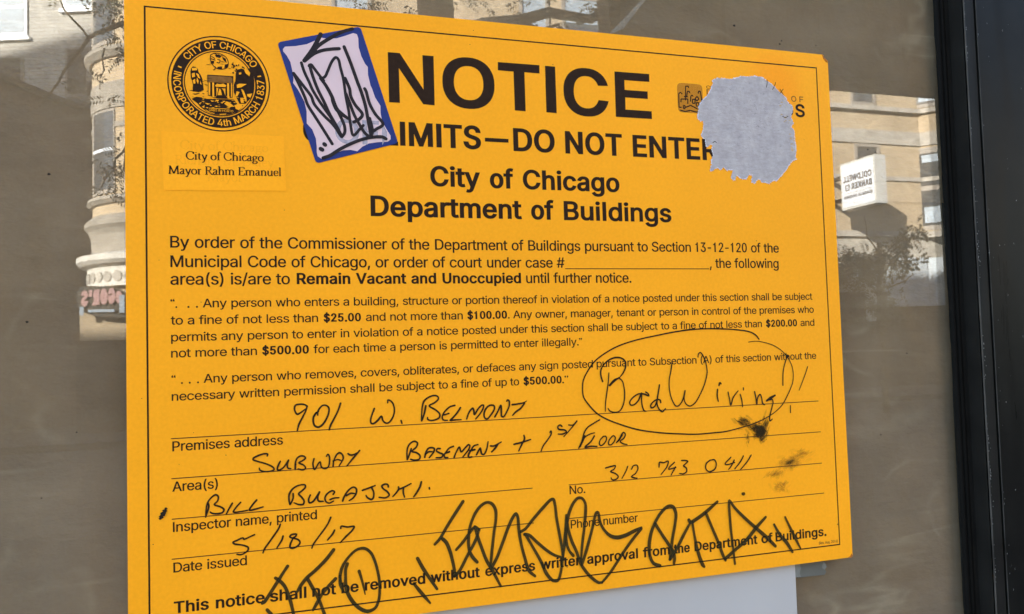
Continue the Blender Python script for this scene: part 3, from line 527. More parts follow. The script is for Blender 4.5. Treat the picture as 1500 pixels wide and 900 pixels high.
([2.27,2.27,2.27,2.56,2.56,2.56,2.56,2.56,2.18,2.18,2.18,2.18,2.08,2.08,2.08,2.08,2.08,2.08,2.08,2.08],[(138,40.4),(136.8,37.1),(136.6,32.2),(136.7,25.4),(138.5,19),(142.7,12.3),(147.6,8),(151.3,6.6),(156.3,8.1),(159,13.4),(159.8,20.8),(159.3,29.6),(157,39.8),(154,46.4),(149.7,49.7),(144.7,49.3),(139,44.9),(134.5,38.6),(132.9,32.6),(133.1,27.6)]),
(2.12,[(132.9,32.6),(133.1,27),(134.8,22.5)]),
([2.34,2.06,1.68,1.12],[(145.9,34.5),(147.1,30.4),(148.5,24.6),(149.7,18.3)]),
(2.62,[(84.7,15.9),(87.3,12.5),(90.1,8.6)]),
(2.41,[(186.9,38.9),(190.9,31.1),(196,22.9),(200.4,16)]),
([1.96,2.45,2.45,1.76],[(183.8,21.8),(187.3,16.9),(191.1,12),(195.2,6.8)]),
(2.4,[(221.1,75.8),(215.1,67.8),(208.2,58.2),(203.3,50.9),(199.6,47.4)]),
(2.41,[(205.3,50.7),(207.9,47.9),(210.4,41.8),(212.2,34.5),(213.4,27.3),(213.3,23.5)]),
(2.33,[(213.3,23.5),(216.7,26.3),(223.8,37.8),(229.5,47),(232.4,54.2)]),
(2.14,[(215.1,42),(220,46.7),(225.6,53.2),(229.4,56.8),(232.8,54.5)]),
(2.26,[(229.4,57.1),(231,50.8),(234.1,41.3),(237.9,31.1),(241.2,25.6),(243.2,21.4),(247.7,12.4)]),
(2.32,[(230.4,31.6),(227.1,35.5),(224.9,40.3),(224.3,46.2),(225.3,55.2),(227.1,60.9),(230.8,67.8),(235,72),(239.2,73.6),(242.6,72.3),(245.3,67.8),(245.4,61.2),(243.7,51.5),(241.5,36.6),(240.2,26.3)]),
(2.43,[(240.5,25.6),(244.9,32.4),(250.1,43.6),(255.4,55.6),(259.1,61.9),(260.9,63.4),(262.2,61),(262.7,53),(264.1,42.2),(266.6,31.4),(269.8,21.1),(274.3,16.6)]),
(2.45,[(264.3,50.1),(267.9,51.8),(273.8,57.9),(282.8,66.5),(288.7,71.3),(290.5,71.5),(291.8,67),(292.6,58.2),(294.4,46.6),(296.2,34.9),(297,26.5)]),
(2.43,[(267.1,47.9),(270.6,46.9),(276.9,40.9),(284.5,34.1),(290.2,30.2),(294.9,28.4)]),
(2.39,[(267.8,47.8),(273.2,38),(279.3,26.7),(283.3,17.6),(288.1,12),(292.1,11.6),(294.4,16.3),(296.7,28.2),(299,42.7),(300.6,58.8)]),
(2.33,[(305.1,28.3),(302,32.3),(300.1,37.9),(299.8,44.7),(301.3,54),(303,60.6),(306.9,67.7),(310.7,70.8),(313.7,70.2),(316.2,66.3),(316.3,60.1),(314.7,48),(312.3,33.3),(311.2,23.2)]),
(2.32,[(300.8,56.1),(301.8,47.9),(304.4,38.8),(307.8,31),(310.5,22.6),(313.9,16.9),(318.2,11.6),(325.1,6.1),(327.7,6.1)]),
([2.26,2.26,2.26,2.26,2.26,2.26,2.26,2.83,3.17,3.17,2.83,2.26],[(311.9,21.1),(316,31.5),(321,46),(325.2,58.6),(326.4,58.5),(328,50.8),(331.5,44.3),(336.6,39.7),(341.9,38.2),(348.9,39.2),(356.7,41.9),(362.4,43.8)]),
(2.58,[(362.2,42.8),(354.9,35.8),(345.2,25.1),(334.8,12.5),(327.7,5.8)]),
(2.75,[(376.9,13),(371.6,15.5),(368.9,21),(368.4,28.9),(370.1,37.5),(373.9,45.8),(380.2,54),(386.3,57.9),(390.3,57.1),(392.6,52.1),(391.7,44.2),(388.7,32.1),(386.6,20),(386,17)]),
(2.75,[(374.4,45.4),(379.4,37.4),(385,29),(389.2,22.4),(390,17),(389.3,13.6)]),
(2.77,[(386,17),(391.8,23.9),(398.3,33.8),(405.3,43.8)]),
(2.81,[(403.9,45.7),(405.3,43.8),(411,45.9),(419.5,50.5),(430.2,57.7)]),
([2.44,2.44,2.68,3.05,3.05],[(406.9,43.6),(408.4,32.8),(410.9,20.1),(414.5,10),(415.9,8.1)]),
(2.61,[(419.4,49.6),(424.1,38.5),(429.6,25.4),(433.3,15.1),(435.4,10.9)]),
(2.93,[(435.3,12.2),(445,18.4),(456,25.4),(464.9,33.7),(474.5,41.5)]),
([2.15,2.27,2.52,2.27,2.27,2.4,2.78,3.16,3.28,3.28],[(443.9,7.2),(442.9,18.6),(441.3,38.6),(441.2,57.6),(441.9,57.1),(445.6,51.8),(456.7,40.8),(466,32.6),(475.3,24.4),(482.5,17.3)]),
([1.97,2.76,3.03,2.63],[(482.1,34.8),(487.3,26),(493.5,18.9),(498.6,11)]),
([1.99,2.65,2.79,1.99],[(493,39.8),(497.5,30.6),(502.5,20.8),(506.5,13)]),
(2.55,[(454,62),(454.8,61.9)]),
],
'sticker_scribble':[
([3.28,3.28,3.05,2.81],[(126.7,410.8),(124,405.1),(120.1,398.2),(115,390.9)]),
([2.55,2.64,2.83,2.83,2.83,2.83],[(149.1,416.8),(141.8,413.9),(134.1,409.2),(125.2,402.5),(120,396.2),(115,390.9)]),
([2.65,2.65,2.65,2.65,2.65],[(139.4,401.5),(134,400.7),(127.6,399.2),(121.9,396.4),(115.3,390.6)]),
(2.33,[(107.7,381.3),(112.2,371.6),(115.1,364.7),(116.9,359.6),(121.8,351.5),(127.2,342.8),(133.3,332.7)]),
(2.34,[(107.7,381.3),(114.1,373),(119.5,365.6),(121.3,360.6),(128,352.5),(134.2,346.4),(139.7,338.2)]),
(2.25,[(113.1,389.2),(114.8,383.5),(118.4,375.3),(120.2,370.9),(124.5,363.4),(128.7,357.1),(133,350.9),(136.7,344.6),(140.1,338.2)]),
(2.45,[(118.7,388),(120.4,381.3),(124,371.1),(128.2,362.3),(131.8,354.1),(136.7,345.2),(139.8,338.9)]),
(2.25,[(118.3,387.3),(119.6,388.4),(121.7,385.9),(125.4,381),(128.2,377.6)]),
(2.2,[(126.6,378.8),(129.2,380.6),(131.1,384.7),(134.4,392.2),(137,395),(138.6,393.8),(140.1,387.4),(141.8,380.3),(143.5,366.6),(145.2,356.8),(146.3,347.1),(148.1,339.6),(152.6,344.1),(155.3,347.2)]),
([2.37,2.61,2.85,3.32,3.32,3.09,2.37],[(126,379.1),(129.7,374.1),(133.9,365.9),(134.5,363.4),(136.9,357.6),(140.1,354.6),(144.5,351.6)]),
(2.39,[(136.9,357.6),(140,351.3),(142.1,345.5),(142,341),(140.1,338.2)]),
(2.51,[(143.1,380.4),(146.2,372.7),(146.7,368.1),(149.8,361.7),(154.8,354.8),(151.5,350.7),(148.6,349.2)]),
(2.42,[(143.5,369.2),(146,362.8),(149,354.4),(152.7,347.4),(155.8,342.3),(159.6,338.6)]),
(2.62,[(142.9,403.1),(147.2,391.9),(152,377.7),(153.9,372.6),(156.9,362.2),(158.6,352.4),(160.6,340)]),
(2.45,[(156.8,373.8),(157.7,372.2),(160.1,363.1),(163.9,356),(169.3,348.7),(164.3,344.8),(161.3,342.6)]),
(2.44,[(159.9,352.5),(161.7,343.3),(160.3,338.6)]),
(2.61,[(126.8,322.4),(131.3,324.2),(138.3,329),(146,333.3),(154.4,337),(162.2,339),(168.8,339.4),(171.3,338.2)]),
(3.01,[(127.7,332.3),(128.4,331.7)]),
(3.19,[(125.2,328.8),(126.3,328.2)]),
],
'skyline_mark':[
(0.94,[(412.8,376.5),(410.5,376.3),(410.7,387.6),(412.4,388.9),(413.9,387.4)]),
(0.95,[(416.8,382.4),(417.3,394.2),(419.9,394.4),(419.9,393)]),
(0.95,[(412.5,380.7),(412.6,383.3),(418.9,383.7),(418.7,379.7)]),
(0.95,[(418,385.8),(418.7,390),(420.8,390.2),(420.7,388.8)]),
(0.95,[(415.3,385.4),(419,385.6)]),
(0.95,[(421.2,381.7),(421.7,386),(422.8,387.2),(424,386.2)]),
(0.95,[(423.1,383.7),(425.6,383.9),(425.4,380.6),(423,380.4),(423.1,383.7)]),
(0.96,[(425.6,384.4),(427.5,386.4),(429.2,384.6),(427.3,382.6),(425.6,384.4)]),
(0.96,[(426.5,381.1),(429,381.3),(428.9,378.4),(426.4,378.3),(426.5,381.1)]),
(0.96,[(431.8,382.4),(430.9,390.9),(429.1,390.8),(428.6,388.8)]),
(0.94,[(414.5,378),(416.1,378.1),(415.9,375.7),(414.4,375.7),(414.5,378)]),
(0.95,[(416.5,376.7),(421.3,378.6),(427.5,376)]),
(0.95,[(411.5,374.1),(415.8,373.2),(420.6,374.4),(425.3,373.5),(428.5,373.4)]),
],
}
# outlines on the board, mm
SHAPES = {
'sticker':[(97.03,402.35),(154.64,419.13),(180.12,335.64),(121.94,318.29)],
'sticker_field':[(100.8,397.85),(102.18,399.78),(109.57,400.87),(117.04,402.82),(121.77,405.38),(127.15,408.41),(131.56,408.02),(137.92,408.92),(144.36,411.48),(149.55,413.74),(152.12,413.18),(153.03,410.27),(153.22,403.64),(155.03,397.15),(157.51,392.04),(159.42,389.86),(159.43,384.22),(161.08,376.37),(162.02,374.45),(164.16,367.96),(167.82,362.22),(167.84,356.9),(168.7,351.64),(171.52,345.83),(174.69,340.68),(174.63,338.02),(172.62,336.26),(165.41,335.58),(158.88,334.27),(154.31,331.75),(150.7,328.3),(145.92,329.06),(140.82,328.5),(135.71,326.32),(129.98,322.82),(125.59,321.86),(123.12,323.49),(122.55,326.37),(122.62,330.24),(122.1,336.03),(119.72,342.36),(116.07,346.35),(116.1,355.07),(114.78,361.44),(112.1,367.08),(110.3,370.19),(107.29,374.49),(107.65,377.74),(106.94,382.85),(105.69,389.22),(103.3,393.54),(101.02,396.26)],
'torn':[(442.77,401.23),(448.02,403.05),(453.42,402.97),(459.94,402.97),(467.69,404.99),(469.96,406.41),(475.46,406.05),(482.16,407.03),(488.86,407.04),(492.15,405.82),(497.61,402.8),(501.97,399.69),(505.76,396.52),(509.02,393.8),(512.87,391.11),(515.46,386.37),(519.35,384.15),(519.74,380.73),(517.11,374.67),(518.67,371.81),(519.9,369.13),(516.3,366.28),(519.38,364),(520.37,361.1),(519.86,356.17),(520.91,350.33),(520.9,343.96),(519.85,341.47),(520.86,339.06),(516.73,336.93),(513.11,333.36),(509.42,328.35),(505.24,324.31),(500.48,319.77),(497.1,319.66),(493.02,316.62),(489.18,317.94),(485.06,317.8),(484.85,320.19),(481.52,320.08),(478.58,316.62),(475.86,317.48),(476.74,323.74),(474.01,324.12),(471.08,320.66),(467.75,319.59),(464.54,320.91),(461.93,323.19),(460.11,319.32),(457.89,318.3),(456.38,320.62),(458.32,326.86),(455.09,327.21),(452.88,326.37),(449.78,328.9),(446.99,326.9),(443.86,328.47),(441.12,327.14),(438.89,325.17),(437,325.57),(438.65,331.28),(438.88,336.01),(440.6,338.44),(439.52,342.65),(439.96,347.39),(437.83,347.29),(435.6,345.29),(434.05,346.16),(433.74,350.86),(431.71,352.65),(429.86,353.97),(431.98,358.32),(432.89,366.4),(430.23,366.25),(427.35,367.97),(428.79,376.08),(428.43,377.47),(432.08,382.91),(437.64,388.02),(441.09,393.01),(442.93,397.9)],
'agency_badge':[(409.39,396.72),(432.94,396.71),(432.86,372.54),(409.52,372.07)],
'name_patch':[(22.13,335.84),(100.25,336.52),(101.47,298.38),(23.31,296.58)],
'N':[(174.11,402.08),(182.82,402.13),(199.84,376.25),(199.63,401.93),(207.9,401.93),(207.8,365.17),(199.31,365.39),(181.89,390.95),(182.12,365.3),(174.26,365.29)],
'T':[(257.45,401.45),(290.81,401.67),(290.7,395.21),(278.46,395.24),(278.52,365.02),(269.88,365.17),(269.74,395.05),(257.31,395.14)],
'I':[(295.46,401.57),(303.71,401.51),(303.85,365.12),(295.34,365.32)],
'E':[(354.04,401.6),(384.62,401.81),(384.55,395.39),(362.42,395.26),(362.39,387.36),(382.69,387.47),(382.53,381.35),(362.65,381.32),(362.45,371.5),(385.56,371.54),(385.6,365.25),(353.88,365.23)],
}
SEAL = {
'dark':[[(40.99,379.92),(42.14,381.25),(43.97,380.9),(45.33,379.26),(45.55,377.78),(47.13,375.4),(48.03,372.97),(48.23,369.99),(48.66,367.02),(48.87,365.54),(45.63,363.82),(41.97,364.06),(41.77,366.54),(42.02,368.54),(41.36,371.48),(40.69,373.42),(40.5,377.39)],[(56.09,390.15),(58.89,390.88),(60.28,389.48),(59.33,388.4),(57,388.71)],[(60.75,389.52),(63.07,388.2),(63.74,385.22),(62.58,386.14),(61.19,387.54)],[(53.49,385.91),(55.58,386.08),(55.55,384.07),(54.17,384.46)],[(57.86,382.24),(60.66,382.2),(60.64,380.69),(57.38,380.94)],[(62.56,384.12),(64.67,384.79),(63.94,382.21),(62.06,381.56)],[(51.38,371.24),(67.47,371.65),(67.21,361.64),(63.67,360.4),(55.75,360.28),(53.44,361.13),(51.42,362.69)],[(69.29,377.57),(70.04,380.91),(72.9,382.15),(75.26,381.57),(78.61,382.85),(80.71,379.44),(81.5,374.41),(81.27,368.29),(79.53,362.59),(75.42,357.76),(71.63,357.52),(69.79,361.44),(67.96,365.35),(68.02,370.4),(69.24,373.52)],[(49.27,359.45),(55.74,359.88),(64.14,360.18),(67.9,360.18),(70.21,357.3),(73.98,356.53),(72.53,353.92),(69.67,351.47),(64.95,349.68),(60.27,348.9),(55.16,349.09),(50.56,350.81),(46.45,353.79),(44.64,356.16),(41.01,358.91),(44.22,360.61),(47.43,360.33)]],
'light':[[(41.44,379.95),(44.43,380.44),(44.87,378.72),(41.66,378.23)],[(41.41,376.21),(43.24,376.85),(43.45,374.13),(41.61,373.49)],[(43.93,376.65),(45.76,376.04),(46.65,372.87),(45.28,373.76)],[(41.82,371.51),(43.43,372.63),(43.63,369.65),(42.48,369.07)],[(44.59,373.71),(45.71,371.3),(45.23,369.27),(44.33,371.2)],[(46.64,371.87),(47.53,368.94),(46.61,369.37)],[(51.84,370.87),(52.99,370.9),(52.8,361.93),(51.79,362.62)],[(54.2,370.89),(55.41,370.93),(55.38,360.76),(54.23,361.03)],[(63.71,371.17),(65.07,371.17),(64.95,360.89),(63.77,360.81)],[(66.2,371.25),(67,371.26),(66.84,361.92),(66.13,361.57)],[(56.08,369.17),(57.26,370.41),(59.12,370.14),(61.46,370.71),(63.23,369.68),(62.83,368.39),(56.54,368.2)],[(56.85,367.47),(58.16,367.56),(57.17,362.48),(56.88,361.46)],[(60.02,367.19),(61.18,367.27),(62.59,367.37),(62.57,362.34),(61.63,365.29),(60.95,366.75)],[(58.99,367.37),(59.77,365.92),(60.43,362.7),(57.63,362.51),(58.37,365.57)],[(74.79,381.53),(77.17,381.97),(78.8,379.3),(78.29,376.97),(75.7,379.06)],[(69.91,370.53),(71.81,371.43),(76.55,371.51),(72.96,368.98),(70.12,368.27)],[(71.44,378.99),(72.96,379.46),(73.08,378.1),(71.65,377.64)],[(72.71,367.7),(74.12,367.29),(75.96,362.86),(76.39,359.34),(75.44,359.28)],[(69.85,365.98),(71.74,365.61),(70.28,362.48),(68.86,362.38)],[(72.16,361.59),(74.05,361.72),(74.48,358.21),(72.58,358.09)],[(76.46,364.41),(80.04,365.16),(78.8,362.03),(76.91,362.92)],[(49.24,356.71),(52.92,356.2),(51.07,355.48)],[(55.73,358.88),(58.53,359.31),(57.58,357.9)],[(61.76,356.76),(63.18,358.61),(65.05,357.98),(67.84,355.64),(65.01,354.46),(63.15,355.85)],[(68.32,356.17),(70.69,357.33),(73.04,356.98),(73.73,355),(71.1,353.07),(69.23,353.71)],[(47.37,353.85),(49.22,354.96),(48.97,352.95)],[(52.95,358.7),(55.73,358.28),(53.87,357.66)],[(59.44,357.62),(61.78,358.17),(60.36,356.92)],[(45.55,356.22),(46.94,356.56),(46.46,355.29)],[(51.97,353.39),(65,353.55),(64.99,353.15),(51.96,353.04)],[(49.19,352.47),(52.86,350.45),(55.63,349.87),(55.16,349.49),(51.02,350.84)],[(58.41,349.54),(63.08,350.07),(62.61,349.39),(58.87,349.07)]],
'line':[[(53.3,389.91),(56.1,391.4),(60.3,391),(63.55,388.74),(64.68,385.3),(63.94,382.21),(60.64,380.69),(56.92,381.16),(54.16,383.96),(53.26,386.9),(53.3,389.91)],[(56.23,382.11),(55.97,380.08),(55.04,379.76)],[(53.98,388.97),(56.06,387.88)],[(53.73,387.44),(56.28,386.54)],[(57.92,387.27),(59.31,386.88),(58.82,384.83),(57.43,384.97)],[(56.1,391.15),(58.88,389.87),(60.75,390.03)],[(51.43,375.97),(67.53,376.17)],[(51.43,375.97),(51.38,371.21)],[(67.53,376.17),(67.46,370.86)],[(59.08,367.12),(58.65,362.33)],[(59.45,366.65),(59.73,362.4)]],
'brown':[[(51.52,375.83),(67.43,376.01),(67.29,371.76),(51.33,371.41)]],
}
GLYPHS['1'] = (430, [[172, 0, 236, 0, 236, 509, 192, 509, 176, 465, 140, 432, 85, 420, 85, 376, 172, 376]])

def quote(cx, up):
    d = [(cx + 40 * math.cos(a), 432 - up * 22 + 40 * math.sin(a)) for a in [2 * math.pi * k / 12 for k in range(12)]]
    t = [(cx - up * 40, 432 - up * 22), (cx - up * 36, 432 + up * 30), (cx - up * 10, 432 + up * 66), (cx + up * 22, 432 + up * 82), (cx + up * 26, 432 + up * 62), (cx + up * 2, 432 + up * 42), (cx - up * 6, 432 + up * 8), (cx + up * 8, 432 - up * 22)]
    if sum(p[0] * q[1] - q[0] * p[1] for p, q in zip(t, t[1:] + t[:1])) < 0: t = t[::-1]
    return [[round(v) for p in d for v in p], [round(v) for p in t for v in p]]
GLYPHS['\u201c'] = (250, quote(60, 1) + quote(175, 1))
GLYPHS['\u201d'] = (250, quote(60, -1) + quote(175, -1))

# ------------------------------------------------------------------ object helpers
def obj(name, me, mat, parent=None, loc=(0, 0, 0)):
    o = bpy.data.objects.new(name, me)
    COL.objects.link(o)
    for x in (mat if isinstance(mat, (list, tuple)) else [mat]):
        me.materials.append(x)
    if parent is not None: o.parent = parent
    o.location = loc
    return o
def empty(name, loc):
    o = bpy.data.objects.new(name, None)
    COL.objects.link(o)
    o.location = loc
    o.empty_display_size = .05
    return o
def tag(o, label=None, cat=None, group=None, kind=None):
    for k, v in (('label', label), ('category', cat), ('group', group), ('kind', kind)):
        if v: o[k] = v
    return o

# ---- flat print: everything on the board is laid out in millimetres from its lower left corner
def inside_nonzero(cent, contours):
    w = np.zeros(len(cent), int)
    x, y = cent[:, 0], cent[:, 1]
    for c in contours:
        a = np.asarray(c, float); b = np.roll(a, -1, 0)
        for (x0, y0), (x1, y1) in zip(a, b):
            if y0 == y1: continue
            up = (y0 <= y) & (y < y1); dn = (y1 <= y) & (y < y0)
            s = (x1 - x0) * (y - y0) - (x - x0) * (y1 - y0)
            w += (up & (s > 0)).astype(int) - (dn & (s < 0)).astype(int)
    return w != 0
def fill(contours):
    vs, es = [], []
    for c in contours:
        n0 = len(vs); n = len(c)
        vs += [Vector((float(a), float(b))) for a, b in c]
        es += [(n0 + i, n0 + (i + 1) % n) for i in range(n)]
    v, e, f, *_ = delaunay_2d_cdt(vs, es, [], 0, 1e-6)
    V = np.array([tuple(p) for p in v], float)
    F = np.array([tuple(t) for t in f if len(t) == 3], int)
    if len(F) == 0: return V, F
    keep = inside_nonzero(V[F].mean(1), contours)
    return V, F[keep]
class Flat:
    """triangles in board millimetres, each with its own height in front of the face"""
    def __init__(s): s.v, s.f = [], []
    def add(s, V, F, h):
        n = len(s.v)
        s.v += [(float(a), float(b), h) for a, b in V]
        s.f += [tuple(int(n + i) for i in t) for t in F]
    def poly(s, contours, h): s.add(*fill(contours), h)
    def build(s, name, mat, parent=None, origin=None):
        """faces look out of the window (towards -y)"""
        ox, oy, oz = parent.location if parent is not None else (origin or (0, 0, Z0))
        if parent is not None and parent.parent is not None:
            ox, oy, oz = PLACE[parent.name]
        me = bpy.data.meshes.new(name)
        vv = [(a * .001 - ox, -h * .001 - oy, b * .001 + Z0 - oz) for a, b, h in s.v]
        ff = []
        for t in s.f:
            p = [s.v[i] for i in t]
            ar = (p[1][0] - p[0][0]) * (p[2][1] - p[0][1]) - (p[2][0] - p[0][0]) * (p[1][1] - p[0][1])
            ff.append(t if ar > 0 else t[::-1])
        me.from_pydata(vv, [], ff)
        me.update()
        o = obj(name, me, mat, parent, (0, 0, 0) if parent is not None else (ox, oy, oz))
        PLACE[o.name] = (ox, oy, oz)
        return o
PLACE = {}

CACHE = {}
TRACK = 38
def glyph(ch, ox, oy):
    k = (ch, round(ox, 1), round(oy, 1))
    if k in CACHE: return CACHE[k]
    adv, cs = GLYPHS[ch]
    adv -= TRACK if ch != ' ' else 4
    cont = []
    for c in cs:
        P = np.array(c, float).reshape(-1, 2)
        if ox or oy:
            a = np.roll(P, 1, 0); b = np.roll(P, -1, 0)
            d0 = P - a; d1 = b - P
            d0 /= np.maximum(1e-9, np.linalg.norm(d0, axis=1))[:, None]; d1 /= np.maximum(1e-9, np.linalg.norm(d1, axis=1))[:, None]
            n0 = np.stack([-d0[:, 1], d0[:, 0]], 1); n1 = np.stack([-d1[:, 1], d1[:, 0]], 1)
            s = n0 + n1
            q = np.maximum(.35, (s * n0).sum(1))
            m = s / q[:, None]
            m *= -orient(ch) * 1.0
            P = P + m * np.array([ox, oy])
            P[:, 1] = (P[:, 1] + oy) * 509 / (509 + 2 * oy) if ch not in '.,' else P[:, 1]
        cont.append(P)
    if not cont: r = (adv + 2 * ox, None, None, 0, 0)
    else:
        V, F = fill(cont)
        allp = np.concatenate(cont)
        r = (adv + 2 * ox, V, F, allp[:, 0].min(), allp[:, 0].max())
    CACHE[k] = r
    return r
def orient(ch):
    c = max(GLYPHS[ch][1], key=lambda q: abs(area(np.array(q, float).reshape(-1, 2))))
    return 1 if area(np.array(c, float).reshape(-1, 2)) > 0 else -1
def area(P):
    x, y = P[:, 0], P[:, 1]
    return .5 * float((x * np.roll(y, -1) - np.roll(x, -1) * y).sum())

def words(fl, s, x0, x1, t, cap, h, bold=0.0, boldy=0.0, slope=0.0, place=None):
    """one run of letters fitted between x0 and x1 (mm) on baseline t"""
    k = cap / 509.0
    xs = 1.0
    for _ in range(3):
        ox = oy = 0.0
        if bold: ox = max(0, (bold * 509 / xs - 64) / 2)
        if boldy: oy = max(0, (boldy * 509 - 57) / 2)
        pen = 0; items = []
        for ch in s:
            adv, V, F, lo, hi = glyph(ch, ox, oy)
            items.append((pen + ox, V, F, lo, hi)); pen += adv
        lo = min(p + l for p, V, F, l, hh in items if V is not None)
        hi = max(p + hh for p, V, F, l, hh in items if V is not None)
        xs = (x1 - x0) / ((hi - lo) * k)
        if not bold: break
    for p, V, F, l, hh in items:
        if V is None: continue
        X = x0 + (V[:, 0] + p - lo) * k * xs; Y = t + V[:, 1] * k + slope * (X - x0)
        Q = np.stack([X, Y], 1)
        if place: Q = place(Q)
        fl.add(Q, F, h)

# ---- old-style serif letters drawn with a broad nib
ELL = lambda cx, cy, rx, ry, n=14: [(cx + rx * math.cos(2 * math.pi * i / n), cy + ry * math.sin(2 * math.pi * i / n)) for i in range(n + 1)]
SERIF = {
 'C': (.62, [[(.56, .50), (.5, .6), (.38, .65), (.22, .62), (.1, .5), (.06, .33), (.1, .16), (.22, .04), (.38, 0), (.5, .05), (.57, .15)], [(.56, .63), (.56, .46)]]),
 'i': (.23, [[(.11, .42), (.11, 0)], [(.02, .012), (.2, .012)], [(.03, .38), (.11, .42)], [(.11, .60), (.112, .55)]]),
 't': (.28, [[(.12, .53), (.12, .1), (.16, .02), (.25, .03)], [(.03, .41), (.24, .41)]]),
 'y': (.43, [[(.06, .42), (.23, .0)], [(.38, .42), (.22, -.02), (.14, -.19), (.04, -.2)], [(0, .41), (.14, .41)], [(.3, .41), (.44, .41)]]),
 'o': (.45, [ELL(.22, .21, .175, .205)]),
 'f': (.27, [[(.31, .63), (.26, .69), (.18, .68), (.13, .56), (.13, 0)], [(.04, .41), (.25, .41)], [(.04, .012), (.23, .012)]]),
 'h': (.49, [[(.1, .69), (.1, 0)], [(.1, .32), (.19, .41), (.29, .41), (.37, .33), (.37, 0)], [(.02, .012), (.19, .012)], [(.28, .012), (.46, .012)], [(.02, .66), (.1, .69)]]),
 'c': (.38, [[(.34, .35), (.27, .42), (.17, .41), (.08, .33), (.05, .2), (.1, .06), (.2, 0), (.3, .03), (.36, .09)]]),
 'a': (.39, [[(.06, .33), (.11, .41), (.2, .42), (.27, .36), (.27, .06), (.31, .01), (.38, .04)], [(.27, .25), (.12, .2), (.05, .11), (.09, .02), (.18, .02), (.27, .1)]]),
 'g': (.42, [ELL(.19, .28, .125, .13, 10), [(.1, .17), (.06, .09), (.12, .03), (.3, 0), (.37, -.09), (.28, -.2), (.13, -.21), (.04, -.13), (.11, -.02)], [(.3, .37), (.41, .39)]]),
 'M': (.80, [[(.1, 0), (.13, .65)], [(.13, .65), (.39, .04)], [(.39, .04), (.65, .65)], [(.65, .65), (.69, 0)], [(.01, .012), (.2, .012)], [(.59, .012), (.79, .012)], [(.03, .64), (.14, .64)], [(.63, .64), (.76, .64)]]),
 'r': (.31, [[(.1, .42), (.1, 0)], [(.1, .3), (.18, .4), (.29, .4)], [(.02, .012), (.2, .012)], [(.02, .38), (.1, .42)]]),
 'R': (.57, [[(.13, .65), (.13, 0)], [(.13, .635), (.3, .64), (.42, .58), (.42, .42), (.3, .33), (.13, .33)], [(.27, .33), (.52, .02), (.6, .012)], [(.03, .012), (.23, .012)], [(.03, .64), (.14, .64)]]),
 'm': (.75, [[(.1, .42), (.1, 0)], [(.1, .32), (.18, .41), (.27, .41), (.35, .33), (.35, 0)], [(.35, .32), (.44, .41), (.53, .41), (.62, .33), (.62, 0)], [(.02, .012), (.19, .012)], [(.27, .012), (.44, .012)], [(.54, .012), (.71, .012)], [(.02, .38), (.1, .42)]]),
 'E': (.54, [[(.13, .65), (.13, 0)], [(.03, .637), (.46, .637), (.47, .52)], [(.13, .33), (.38, .33)], [(.03, .012), (.47, .012), (.5, .15)]]),
 'n': (.49, [[(.1, .42), (.1, 0)], [(.1, .32), (.19, .41), (.29, .41), (.37, .33), (.37, 0)], [(.02, .012), (.19, .012)], [(.28, .012), (.46, .012)], [(.02, .38), (.1, .42)]]),
 'u': (.49, [[(.1, .42), (.1, .1), (.17, .01), (.27, .02), (.37, .12)], [(.37, .42), (.37, 0)], [(.02, .41), (.1, .41)], [(.29, .41), (.37, .41)], [(.37, .012), (.45, .03)]]),
 'e': (.39, [[(.06, .23), (.34, .25), (.31, .36), (.2, .42), (.09, .36), (.05, .2), (.1, .06), (.21, 0), (.35, .09)]]),
 'l': (.23, [[(.11, .69), (.11, 0)], [(.02, .012), (.2, .012)], [(.03, .66), (.11, .69)]]),
 'd': (.49, [[(.37, .69), (.37, 0)], [(.37, .33), (.28, .41), (.17, .4), (.07, .3), (.06, .17), (.12, .04), (.22, 0), (.37, .1)], [(.29, .66), (.37, .69)]]),
 'D': (.68, [[(.13, .65), (.13, 0)], [(.03, .637), (.3, .637), (.5, .57), (.6, .4), (.58, .2), (.46, .06), (.28, .012), (.03, .012)]]),
 '.': (.2, [[(.08, .05), (.085, .02)]]), ' ': (.22, []),
}
def smooth(pts, step):
    """Catmull-Rom through the points, resampled"""
    P = [np.array(p, float) for p in pts]
    if len(P) == 2:
        n = max(1, int(np.linalg.norm(P[1] - P[0]) / step))
        return [P[0] + (P[1] - P[0]) * i / n for i in range(n + 1)], [i / n for i in range(n + 1)]
    out, par = [], []
    for i in range(len(P) - 1):
        p1, p2 = P[i], P[i + 1]
        p0 = P[i - 1] if i else 2 * p1 - p2
        p3 = P[i + 2] if i + 2 < len(P) else 2 * p2 - p1
        L = np.linalg.norm(p2 - p1)
        # centripetal tangents keep tight corners from overshooting
        a = max(1e-6, np.linalg.norm(p1 - p0)) ** .5; b = max(1e-6, L) ** .5; c = max(1e-6, np.linalg.norm(p3 - p2)) ** .5
        m1 = (p2 - p1) / b - (p2 - p0) / (a + b) + (p1 - p0) / a
        m2 = (p3 - p2) / c - (p3 - p1) / (b + c) + (p2 - p1) / b
        m1 *= b; m2 *= b
        n = max(1, int(math.ceil(L / step)))
        for j in range(n):
            u = j / n
            out.append((2 * u**3 - 3 * u**2 + 1) * p1 + (u**3 - 2 * u**2 + u) * m1 + (-2 * u**3 + 3 * u**2) * p2 + (u**3 - u**2) * m2)
            par.append(i + u)
    out.append(P[-1]); par.append(len(P) - 1)
    return out, par
